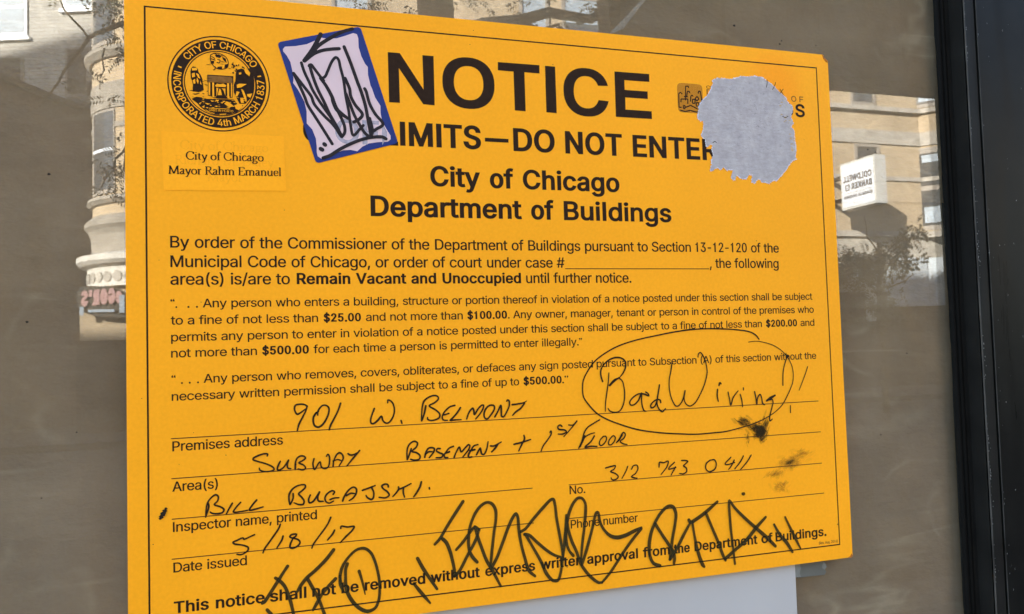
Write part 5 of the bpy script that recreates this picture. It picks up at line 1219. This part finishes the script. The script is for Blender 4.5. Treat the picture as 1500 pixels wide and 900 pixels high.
st = empty('graffiti_sticker', (.137, -.0003, Z0 + .38)); PLACE[st.name] = tuple(st.location)
tag(st, 'tilted white sticker with wavy blue border and black marker tag beside the headline', 'sticker')
def rounded(q, r, n=6):
    out = []
    for i in range(len(q)):
        p = np.array(q[i]); a = np.array(q[i - 1]) - p; b = np.array(q[(i + 1) % len(q)]) - p
        a /= np.linalg.norm(a); b /= np.linalg.norm(b)
        for k in range(n + 1):
            u = k / n
            out.append(tuple(p + a * r * (1 - u) ** 2 + b * r * u ** 2))
    return out
f = Flat(); f.poly([rounded(SHAPES['sticker'], 3.0)], .35); f.build('blue_border', MAT['blue'], st)
f = Flat(); f.poly([SHAPES['sticker_field']], .41); fo = f.build('white_field', MAT['field'], st)
PLACE[fo.name] = tuple(st.location)
f = Flat(); words(f, 'OFF', 135.5, 180.5, 333.4, 17.6, 0.0, .205, .165); words(f, 'L', 184, 207.0, 333.4, 17.6, 0.0, .205, .165)
V = np.array([(a, b) for a, b, c in f.v]); Fc = np.array(f.f)
ok = inside_nonzero(V[Fc].mean(1), [SHAPES['sticker_field']])
g2 = Flat(); g2.add(V, Fc[ok], .45); g2.build('show_through', MAT['through'], fo)
f = Flat()
for i, (w, pts) in enumerate(STROKES['sticker_scribble']):
    w = [x * .92 for x in w] if isinstance(w, list) else w * .92
    ribbon(f, pts, w, .51 + .012 * i)
f.build('marker_tag', MAT['stickerink'], st)

tp = empty('torn_sticker', (.482, -.0003, Z0 + .372)); PLACE[tp.name] = tuple(tp.location)
tag(tp, 'ragged grey-white remnant of a peeled sticker covering the top right lettering', 'sticker')
def ragged(poly, amp, seed, step=.45):
    rr = random.Random(seed); out = []
    for a, b in zip(poly, poly[1:] + poly[:1]):
        n = max(1, int(math.dist(a, b) / step))
        for k in range(n):
            u = k / n; x = a[0] + (b[0] - a[0]) * u; y = a[1] + (b[1] - a[1]) * u
            out.append((x + rr.gauss(0, amp), y + rr.gauss(0, amp)))
    return out
f = Flat(); f.poly([ragged(SHAPES['torn'], .22, 1)], .39); f.build('paper_layer', MAT['torn'], tp)
f = Flat()
cx, cy = 482, 372
grow = [(cx + (a - cx) * 1.012, cy + (b - cy) * 1.012) for a, b in SHAPES['torn']]
f.poly([ragged(grow, .38, 2)], .35); f.build('fibre_edge', MAT['fibre'], tp)
f = Flat(); rs = random.Random(21)      # thin spots where the orange shows, and painted shade of lifted fibres
for x, y in ((508, 384), (511, 376), (514, 371), (516, 357), (518, 352), (517, 347)):
    for _ in range(4):
        r = rs.uniform(.5, 1.5); xx, yy = x + rs.gauss(0, 1.3), y + rs.gauss(0, 1.1)
        f.poly([[(xx + r * rs.uniform(.5, 1.3) * math.cos(a), yy + .6 * r * rs.uniform(.5, 1.3) * math.sin(a)) for a in [2 * math.pi * k / 8 for k in range(8)]]], .42 + rs.random() * .03)
f.build('thin_spot', ink('orange_through_fibres', (.74, .50, .28), .55), tp)
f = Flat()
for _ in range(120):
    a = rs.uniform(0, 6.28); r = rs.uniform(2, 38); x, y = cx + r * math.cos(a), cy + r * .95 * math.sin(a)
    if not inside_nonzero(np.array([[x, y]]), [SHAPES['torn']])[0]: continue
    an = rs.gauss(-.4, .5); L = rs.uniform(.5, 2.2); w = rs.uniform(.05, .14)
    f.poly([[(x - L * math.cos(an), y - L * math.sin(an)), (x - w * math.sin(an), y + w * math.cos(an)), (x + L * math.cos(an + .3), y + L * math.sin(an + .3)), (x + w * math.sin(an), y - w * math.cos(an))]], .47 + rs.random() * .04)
f.build('fibre_shade', ink('grey_fibre_shadow', (.20, .20, .23), .6), tp)
f = Flat()
for pts in ([(495.4, 405.0), (495.2, 402), (494.2, 398.6)], [(503.8, 403.4), (502.4, 400.4), (500.4, 397.2)], [(511, 398.2), (507.6, 394.2)], [(507.8, 398.0), (510.6, 393.6)], [(509.0, 374.6), (512, 373.8), (514.6, 375.0)], [(440.2, 348.6), (442.2, 349.8), (443.6, 348.9)]):
    f = Flat(); ribbon(f, pts, .55, .56, step=.4); f.build('letter_scrap', MAT['grime'], tp)

f = Flat()
for dx, dy, r in ((0, 0, 2.0), (.9, 1.7, 1.7), (-1.0, -1.6, 1.7), (1.6, 3.2, 1.1), (-1.8, -2.8, 1.0)):
    f.poly([[(21.2 + dx + r * (.8 + .3 * math.sin(5 * a + dx)) * math.cos(a), 84.9 + dy + .8 * r * math.sin(a)) for a in [2 * math.pi * k / 12 for k in range(12)]]], .5 + .1 * r)
tag(f.build('dirt_clump', MAT['grime'], None, (.0212, -.0005, Z0 + .085)), 'small dark clump of dirt stuck near the left border of the notice', 'dirt')

# ------------------------------------------------------------------ the street behind the photographer, seen in the glass
FY = -20.0
fb = thing3('apartment_building', (8, -23, 0), 'yellow brick apartment building with round corner turret and stone bands', 'building')
m = MB()
m.box(-1.7, 10.0, FY - 8, FY, 4.7, 13.5); m.box(10.0, 34, FY - 8, FY, 4.7, 13.5)
bay = [(20.38, FY - .3), (21.35, FY + .85), (23.3, FY + .85), (24.3, FY - .3)]
m.prism(bay, 4.7, 13.5)
m.build('wall', MAT['ybrick'], fb)
m = MB()
m.box(-3.2, 34, FY - 8, FY + .12, 0, 3.6); m.prism([(20.3, FY), (21.3, FY + 1.0), (23.4, FY + 1.0), (24.4, FY)], 0, 3.62)
m.box(-1.7, 34, FY - 7.9, FY + .06, 3.6, 4.7)
m.build('stone_base', MAT['stone'], fb)
m = MB()
for z0, z1, d in ((7.57, 8.0, .05), (8.60, 8.74, .14), (4.62, 4.80, .16), (6.42, 6.55, .05), (3.60, 3.74, .22), (10.02, 10.14, .10)):
    m.box(-1.7, 34, FY - 7.5, FY + d, z0, z1)
    m.prism([(20.38 - d, FY - .29), (21.35 - d * .5, FY + .85 + d), (23.3 + d * .5, FY + .85 + d), (24.3 + d, FY - .29)], z0 + .002, z1 + .002)
m.build('stone_band', MAT['stone'], fb)
TX, TY, TR_ = -1.66, -20.3, 1.62
m = MB(); m.lathe(TX, TY, [(TR_, 3.9), (TR_, 13.5)], 72, sm=True); m.build('turret', MAT['ybrick'], fb)
m = MB()
m.lathe(TX, TY, [(TR_, 8.22), (TR_ + .06, 8.24), (TR_ + .16, 8.36), (TR_ + .16, 8.44), (TR_, 8.5)], 72)
m.lathe(TX, TY, [(TR_, 7.1), (TR_ + .03, 7.1), (TR_ + .03, 7.68), (TR_, 7.7)], 72)
m.lathe(TX, TY, [(TR_, 6.66), (TR_ + .02, 6.66), (TR_ + .02, 6.78), (TR_, 6.78)], 72)
m.lathe(TX, TY, [(TR_, 4.96), (TR_ + .06, 4.98), (TR_ + .13, 5.06), (TR_ + .10, 5.14), (TR_, 5.17)], 72)
m.lathe(TX, TY, [(TR_ - .02, 3.8), (TR_ + .03, 3.85), (TR_ + .03, 4.1), (TR_ + .05, 4.3), (TR_ + .10, 4.42), (TR_ + .17, 4.5), (TR_ + .17, 4.6), (TR_ + .05, 4.72), (TR_, 4.74)], 72)
m.build('stone_ring', MAT['turret_stone'], fb)
m = MB()
m.lathe(TX, TY, [(TR_, 3.10), (TR_ + .12, 3.14), (TR_ + .12, 3.56), (TR_ + .26, 3.62), (TR_ + .34, 3.70), (TR_ + .34, 3.82), (TR_ + .05, 3.9), (TR_, 3.9)], 72)
m.build('white_ledge', MAT['white_stone'], fb)
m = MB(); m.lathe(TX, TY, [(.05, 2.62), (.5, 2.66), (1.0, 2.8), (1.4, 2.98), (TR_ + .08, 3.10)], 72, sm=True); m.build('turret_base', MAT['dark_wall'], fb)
m = MB()
for k in range(10):
    a = D2(176 - 9.0 * k); c = Vector((math.cos(a), math.sin(a), 0)); u = Vector((-c.y, c.x, 0)); p0 = Vector((TX, TY, 3.35)) + c * (TR_ + .125)
    m.face([p0 + c * .012 + u * (.12 * math.cos(t)) + Vector((0, 0, .12 * math.sin(t))) for t in [2 * math.pi * j / 12 for j in range(12)]])
m.build('rosette', MAT['stone'], fb)
def curved_window(z0, z1, a0, a1):
    fr = MB(); fr.lathe(TX, TY, [(TR_ - .02, z0), (TR_ + .025, z0), (TR_ + .025, z1), (TR_ - .02, z1)], 8, a0, a1)
    o = fr.build('window', MAT['wframe'], fb)
    pn = MB(); pn.lathe(TX, TY, [(TR_ + .032, z0 + .1), (TR_ + .032, z1 - .06)], 8, a0 + .02, a1 - .09); pn.build('pane', MAT['pane'], o)
    rl = MB(); rl.lathe(TX, TY, [(TR_ + .045, (z0 + z1) / 2), (TR_ + .045, (z0 + z1) / 2 + .07)], 8, a0 + .02, a1 - .09); rl.build('meeting_rail', MAT['paint_white'], o)
for z0, z1 in ((8.55, 10.9), (5.2, 7.08)):
    curved_window(z0, z1, D2(127), D2(160)); curved_window(z0, z1, D2(55), D2(88))
def flat_window(x0, x1, z0, z1, y=FY, pane='pane', blind_sky=None):
    fr = MB()
    fr.box(x0, x0 + .09, y - .05, y + .06, z0, z1); fr.box(x1 - .09, x1, y - .05, y + .06, z0, z1); fr.box(x0 + .09, x1 - .09, y - .05, y + .06, z1 - .10, z1); fr.box(x0 + .09, x1 - .09, y - .05, y + .06, z0, z0 + .1)
    fr.box(x0 + .09, x1 - .09, y - .05, y + .05, (z0 + z1) / 2 - .04, (z0 + z1) / 2 + .04)
    o = fr.build('window', MAT['wframe'], fb)
    p = MB(); p.box(x0 + .08, x1 - .08, y - .04, y + .02, z0 + .08, z1 - .08); p.build('pane', MAT[pane], o)
    if blind_sky:
        b = MB(); b.box(x0 + .12, x1 - .12, y + .021, y + .03, z1 - .1 - blind_sky * (z1 - z0), z1 - .11); b.build('blind_sky', MAT['blind_sky'], o)
for x0, x1 in ((2.2, 3.2), (7.2, 8.6 - .55), (8.44, 9.62)): flat_window(x0, x1, 10.15, 12.2, pane='blind_sky' if x0 < 8 else 'pane', blind_sky=None if x0 < 8 else .8)
flat_window(18.0, 18.95, 8.76, 10.6, blind_sky=None); flat_window(18.05, 19.0, 5.6, 7.54)
for x in (1.2, 3.6, 6.0, 8.2, 11.4): flat_window(x, x + 1.0, 5.6, 7.54)
flat_window(14.0, 15.0, 5.6, 7.54); flat_window(14.0, 15.0, 8.76, 10.6)
# window on the slanting side of the bay
bd = (Vector((21.35, FY + .85, 0)) - Vector((20.38, FY - .3, 0))); bl = bd.length; bd.normalize(); bn = Vector((-bd.y, bd.x, 0))
def bay_window(u0, u1, z0, z1):
    def q(u, d, z): p = Vector((20.38, FY - .3, 0)) + bd * u + bn * d; return (p.x, p.y, z)
    fr = MB(); fr.face([q(u0, .02, z0), q(u1, .02, z0), q(u1, .02, z1), q(u0, .02, z1)])
    o = fr.build('window', MAT['wframe'], fb)
    for a, b in ((.06, .48), (.54, .93)):
        p = MB()
        p.face([q(u0 + .1, .03, z0 + (z1 - z0) * a), q(u1 - .1, .03, z0 + (z1 - z0) * a), q(u1 - .1, .03, z0 + (z1 - z0) * b), q(u0 + .1, .03, z0 + (z1 - z0) * b)])
        p.build('pane', MAT['pane'], o)
    for a, c in ((.82, .91), (.09, .28)):
        b = MB(); b.face([q(u0 + .18, .04, z0 + (z1 - z0) * a), q(u1 - .18, .04, z0 + (z1 - z0) * a), q(u1 - .18, .04, z0 + (z1 - z0) * c), q(u0 + .18, .04, z0 + (z1 - z0) * c)])
        b.build('blind_sky', MAT['blind_sky'], o)
bay_window(.25, 1.3, 4.85, 7.5); bay_window(.25, 1.3, 8.8, 10.8)
m = MB(); m.box(18.85, 20.28, FY + .13, FY + .4, 2.45, 3.95); m.prism([(20.2, FY + .1), (21.25, FY + 1.12), (23.5, FY + 1.12), (24.5, FY + .1)], 2.45, 3.95); m.build('shop_fascia', MAT['fascia'], fb)
m = MB(); m.box(-1.6, 18.855, FY + .13, FY + .2, 0, 2.9); m.box(18.855, 20.35, FY + .13, FY + .2, 0, 2.44); m.prism([(20.15, FY + .05), (21.22, FY + 1.09), (23.5, FY + 1.09), (24.5, FY + .1)], 0, 2.44); m.build('shade_panel', MAT['shadepanel'], fb)  # dark panels laid over the facade base to deepen its shade
m = MB(); m.box(-3.36, -1.68, -18.69, -18.64, 0, 1.95); m.build('shade_panel', MAT['shadepanel'], fb)  # dark panel added over the shaded brick below the turret
m = MB(); m.box(16.2, 18.35, FY + .21, FY + .5, 3.35, 3.62); m.box(18.02, 18.35, FY + .21, FY + .5, 2.0, 3.345); m.build('door_surround', MAT['white_stone'], fb)

# white building left of the turret, at a slant
wb = thing3('white_building', (-8, -22, 0), 'white painted brick building left of the turret, lower half in shade', 'building')
tfw = lambda p: Vector((-3.3, -22.3, 0)) + Matrix.Rotation(D2(20), 3, 'Z') @ Vector((p.x, p.y, p.z))
m = MB(); m.box(-14, 0, -6, 0, 0, 13, tf=tfw); m.build('wall', MAT['wbrick'], wb)
for x0, x1, z0, z1, pn in ((-3.9, -2.05, 9.95, 12.3, 'blind_sky'), (-1.10, -.28, 10.62, 12.3, 'blind_sky'), (-3.9, -2.15, 7.6, 9.45, 'pane'), (-1.05, -.30, 7.7, 9.6, 'pane')):  # pale upper panes carry painted sky reflection; shaded lower windows are darker
    m = MB(); m.box(x0, x1, -.05, .05, z0, z1, tf=tfw); m.box(x0 - .08, x1 + .08, -.05, .1, z0 - .1, z0 - .005, tf=tfw); o = m.build('window', MAT['paint_white' if pn == 'blind_sky' else 'wframe'], wb)
    for a, b in ((.36, .97), (.05, .32)): m = MB(); m.box(x0 + .07, x1 - .07, -.02, .06, z0 + (z1 - z0) * a, z0 + (z1 - z0) * b, tf=tfw); m.build('pane', MAT[pn], o)

# low dark building with a sloping roof in front of it
lb = thing3('low_building', (-6, -21.5, 0), 'low dark brick building with a sloping dark roof between white building and turret', 'building')
m = MB()
rf = [(-10.5, 10.12), (-3.02, 7.25), (-3.02, 0), (-10.5, 0)]
m.face([(x, -21.0, z) for x, z in rf][::-1]); m.face([(x, -22.2, z) for x, z in rf]); m.face([(-3.02, -21.0, 0), (-3.02, -22.2, 0), (-3.02, -22.2, 7.25), (-3.02, -21.0, 7.25)])
m.build('wall', MAT['dark_wall'], lb)
m = MB(); tl = lambda x, y, d: (x, y, 10.12 + (x + 10.5) * (7.25 - 10.12) / 7.48 + d)
for d0, d1, y0, y1 in ((.02, .14, -22.3, -20.8),):
    a = [tl(-10.6, y0, d0), tl(-2.95, y0, d0), tl(-2.95, y1, d0), tl(-10.6, y1, d0)]; b = [tl(-10.6, y0, d1), tl(-2.95, y0, d1), tl(-2.95, y1, d1), tl(-10.6, y1, d1)]
    m.face(b); m.face(a[::-1])
    for k in range(4): m.face([a[k], a[(k + 1) % 4], b[(k + 1) % 4], b[k]])
m.build('roof', MAT['steel'], lb)

# steel viaduct girder over the street
gd = thing3('viaduct_girder', (9, -10, 0), 'dark brown steel railway girder on posts across the street', 'viaduct')
m = MB(); m.box(5.13, 40, -10.4, -10.0, 5.69, 8.3); m.box(5.10, 40, -10.55, -9.86, 5.66, 5.74); m.box(5.10, 40, -10.55, -9.86, 8.26, 8.34)
for k in range(20): m.box(5.3 + 1.7 * k, 5.38 + 1.7 * k, -10.0, -9.9, 5.74, 8.26)
m.build('girder', MAT['steel'], gd)
for x in (5.35, 16.9, 30): m = MB(); m.box(x, x + .35, -10.38, -10.03, -.13, 5.655); m.build('post', MAT['steel'], gd)

# projecting sign box on the far facade
bs = thing3('projecting_sign', (17.1, -18.6, 5.3), 'white box sign with dark estate agency lettering projecting from yellow facade', 'sign')
BX0, BX1, BY0, BY1, BZ0, BZ1 = 16.93, 17.31, -19.32, -17.92, 5.29, 6.67
m = MB(); m.box(BX0, BX1, BY0, BY1, BZ0, BZ1); m.build('sign_box', MAT['sign_grey'], bs)
m = MB(); m.box(BX0 - .012, BX0 - .001, BY0 + .06, BY1 - .06, BZ0 + .06, BZ1 - .06); m.build('sign_face', MAT['paint_white'], bs)
for z in (BZ0 + .3, BZ1 - .4): m = MB(); m.box(BX0 + .12, BX1 - .12, -20.0, BY0, z, z + .1); m.build('bracket', MAT['steel'], bs)
def street_text(parent, name, lines, org, du, dv, scale, mat, slope=0.0):
    """flat letters standing on a sign face; lines of (text, u0, u1, v, cap) in metres"""
    f = Flat()
    for s_, u0, u1, v, cap in lines: words(f, s_, u0 * 1000, u1 * 1000, v * 1000, cap * 1000, 0, .24, .21, slope)
    m = MB()
    for t in f.f:
        m.face([tuple(Vector(org) + Vector(du) * f.v[i][0] * .001 + Vector(dv) * f.v[i][1] * .001) for i in t])
    return m.build(name, mat, parent)
lt = street_text(bs, 'sign_lettering', [('COLDWELL', .12, 1.28, .80, .185), ('BANKER', .12, .96, .55, .185), ('RESIDENTIAL BROKERAGE', .12, 1.28, .31, .085)], (BX0 - .016, BY1, BZ0), (0, -1, 0), (0, 0, 1), 1, MAT['sign_text'])
m = MB()
yy = lambda u: BY1 - u
for u0, u1, v0, v1 in ((1.03, 1.20, .54, .57), (1.03, 1.20, .69, .72), (1.03, 1.06, .57, .69), (1.17, 1.20, .57, .69), (1.09, 1.15, .60, .62), (.14, 1.24, .46, .467)):
    m.box(BX0 - .017, BX0 - .0125, yy(u1), yy(u0), BZ0 + v0, BZ0 + v1)
m.build('logo_frame', MAT['sign_text'], bs)

# pink lettered shop sign under the turret
es = thing3('pink_shop_sign', (-2.85, -18.4, 2.6), 'dark shop sign with curved pink lettering below the turret', 'sign')
m = MB(); pr = [(-2.80 + .52 * math.copysign(abs(math.cos(t)) ** .6, math.cos(t)), 2.76 + .32 * math.copysign(abs(math.sin(t)) ** .7, math.sin(t)) - .10 * math.cos(t)) for t in [2 * math.pi * k / 28 for k in range(28)]]
m.face([(x, -18.5, z) for x, z in pr][::-1]); m.face([(x, -18.62, z) for x, z in pr])
for (x0, z0), (x1, z1) in zip(pr, pr[1:] + pr[:1]): m.face([(x0, -18.5, z0), (x1, -18.5, z1), (x1, -18.62, z1), (x0, -18.62, z0)])
m.build('sign_board', MAT['signdark'], es)
street_text(es, 'pink_lettering', [("eGOR'S", .0, .78, .0, .33)], (-2.45, -18.46, 2.74), (-1, 0, -.10), (0, 0, 1), 1, MAT['pink'], .0)
for x0, x1, z0, z1 in ((-3.26, -3.18, 2.48, 2.66), (-3.10, -2.60, 2.54, 2.60), (-2.50, -2.40, 2.52, 2.90)):
    m = MB(); m.box(x0, x1, -18.49, -18.45, z0, z1); m.build('sign_scroll', MAT['blind_sky'], es)
m = MB(); m.box(-3.3, -1.7, -19.2, -18.7, 0, 3.05); m.build('entrance_wall', MAT['ybrick'], fb)

# trees
def limb(m, p, q, r0, r1, n=6, wob=.12, seed=0):
    rr = random.Random(seed); P = []; R = []
    p, q = Vector(p), Vector(q)
    for i in range(n + 1):
        u = i / n; w = (q - p).length * wob * math.sin(math.pi * u)
        P.append(p.lerp(q, u) + Vector((rr.uniform(-w, w), rr.uniform(-w, w), rr.uniform(-w, w)) if 0 < i < n else (0, 0, 0))); R.append(r0 + (r1 - r0) * u)
    m.tube(P, R, 7); return P
def spray(m, c, n, s, rr, L=.10):
    """one compound leaf cluster: leaflets in pairs along a drooping stalk"""
    for _ in range(n):
        d = Vector((rr.gauss(0, 1), rr.gauss(0, .6), rr.gauss(-.5, .6))).normalized(); st = Vector(c) + Vector((rr.gauss(0, s), rr.gauss(0, s), rr.gauss(0, s)))
        sd = d.cross(Vector((rr.gauss(0, .3), 1, rr.gauss(0, .3)))).normalized()
        for k in range(5):
            p = st + d * (k * L * .55)
            for sg in (-1, 1):
                t = p + (sd * sg * .8 + d * .45).normalized() * L; w = d * L * .17 + Vector((0, rr.gauss(0, .02), 0))
                mid = p.lerp(t, .5); m.face([p, mid - w, t, mid + w], [(0, 0), (1, 0), (1, 1), (0, 1)])
rr = random.Random(12)
t1 = thing3('street_tree', (3.0, -11.9, -.13), 'large street tree with dark trunk and fine drooping compound leaves', 'tree')
m = MB()
limb(m, (3.02, -12, -.13), (3.02, -12, 7.6), .34, .30, 8, .01, 1)
limb(m, (3.0, -12, 7.4), (4.6, -12.2, 10.5), .26, .12, 6, .05, 2); limb(m, (3.0, -12, 7.4), (1.2, -12.4, 10.2), .24, .1, 6, .05, 3)
limb(m, (3.0, -12, 5.6), (-1.54, -12, 6.34), .12, .045, 8, .03, 4)
P = limb(m, (-1.54, -12, 6.34), (-2.0, -12, 6.08), .04, .028, 4, .03, 5); limb(m, (-2.0, -12, 6.08), (-2.62, -12, 5.05), .028, .010, 6, .05, 6); limb(m, (-2.0, -12, 6.08), (-2.45, -12, 6.75), .018, .008, 5, .05, 7)
limb(m, (3.0, -12, 4.9), (-1.50, -12, 4.6), .10, .03, 8, .04, 8); limb(m, (-1.52, -12, 5.3), (-1.56, -12, 4.2), .022, .012, 6, .05, 9); limb(m, (-1.5, -12, 4.6), (-1.85, -12, 3.95), .02, .008, 5, .05, 10)
limb(m, (-1.8, -12, 5.95), (-1.86, -12, 5.35), .014, .006, 4, .05, 13); limb(m, (-2.1, -12, 5.9), (-2.05, -12, 5.4), .010, .005, 4, .08, 14)
limb(m, (3.2, -12, 6.6), (8.2, -12, 7.9), .12, .04, 8, .04, 11); limb(m, (5.2, -12, 7.1), (6.4, -12, 7.0), .05, .012, 6, .08, 12); limb(m, (4.4, -12, 6.9), (5.7, -12.1, 6.85), .04, .01, 6, .08, 15)
m.build('trunk', MAT['bark'], t1)
m = MB()
for c, n, s in (((-1.58, -12, 6.5), 40, .17), ((-1.52, -12, 6.05), 14, .10), ((-1.9, -12, 5.62), 2, .06), ((-1.86, -12, 5.30), 3, .07), ((-2.1, -12, 5.42), 3, .07), ((-1.98, -12, 5.1), 2, .06), ((-2.42, -12, 6.62), 2, .06),
                ((-1.62, -12, 4.55), 3, .10), ((-1.68, -12, 4.1), 16, .16), ((-1.50, -12, 4.0), 12, .14), ((-1.95, -12, 4.3), 3, .08)):
    spray(m, c, n, s, rr, .075)
for _ in range(75):
    x = rr.choice((rr.uniform(1.7, 2.7), rr.uniform(3.3, 4.9), rr.uniform(5.0, 6.6)))
    spray(m, (x, -12 + rr.gauss(0, .3), 6.95 + rr.uniform(-.1, .55)), 1, .12, rr, .085)
for _ in range(60): spray(m, (rr.uniform(.5, 6), -12 + rr.gauss(0, .8), rr.uniform(8, 11)), 3, .35, rr, .12)
m.build('crown', MAT['leaf'], t1)

t2 = thing3('street_tree', (13.35, -14, -.13), 'small slender street tree in front of the pale stone shopfront', 'tree')
m = MB()
limb(m, (13.33, -14, -.13), (13.36, -14, 3.6), .075, .05, 8, .02, 21)
for i, q in enumerate(((12.5, -14, 3.35), (14.3, -14, 2.9), (12.6, -14.2, 2.75), (14.4, -13.9, 3.9), (13.0, -14, 4.2), (12.4, -14.1, 3.05))): limb(m, (13.34, -14, 2.45 + .12 * i), q, .03, .008, 6, .07, 30 + i)
m.build('trunk', MAT['bark'], t2)
m = MB()
for _ in range(130):
    x = rr.gauss(12.85, .42); spray(m, (x, -14 + rr.gauss(0, .25), 3.14 + rr.gauss(0, .13) - .10 * abs(x - 12.9)), 2, .09, rr, .10)
for c, n, sp in (((14.42, -14, 3.95), 12, .12), ((14.2, -14, 3.80), 10, .10), ((13.95, -14, 3.55), 8, .10), ((14.05, -14, 3.12), 10, .12), ((13.75, -14, 3.02), 8, .12), ((13.7, -14, 3.5), 8, .2), ((13.1, -14, 2.35), 30, .22), ((13.5, -14, 2.15), 30, .24), ((12.9, -14, 2.05), 20, .24)): spray(m, c, n, sp, rr, .10)
m.build('crown', MAT['leaf'], t2)
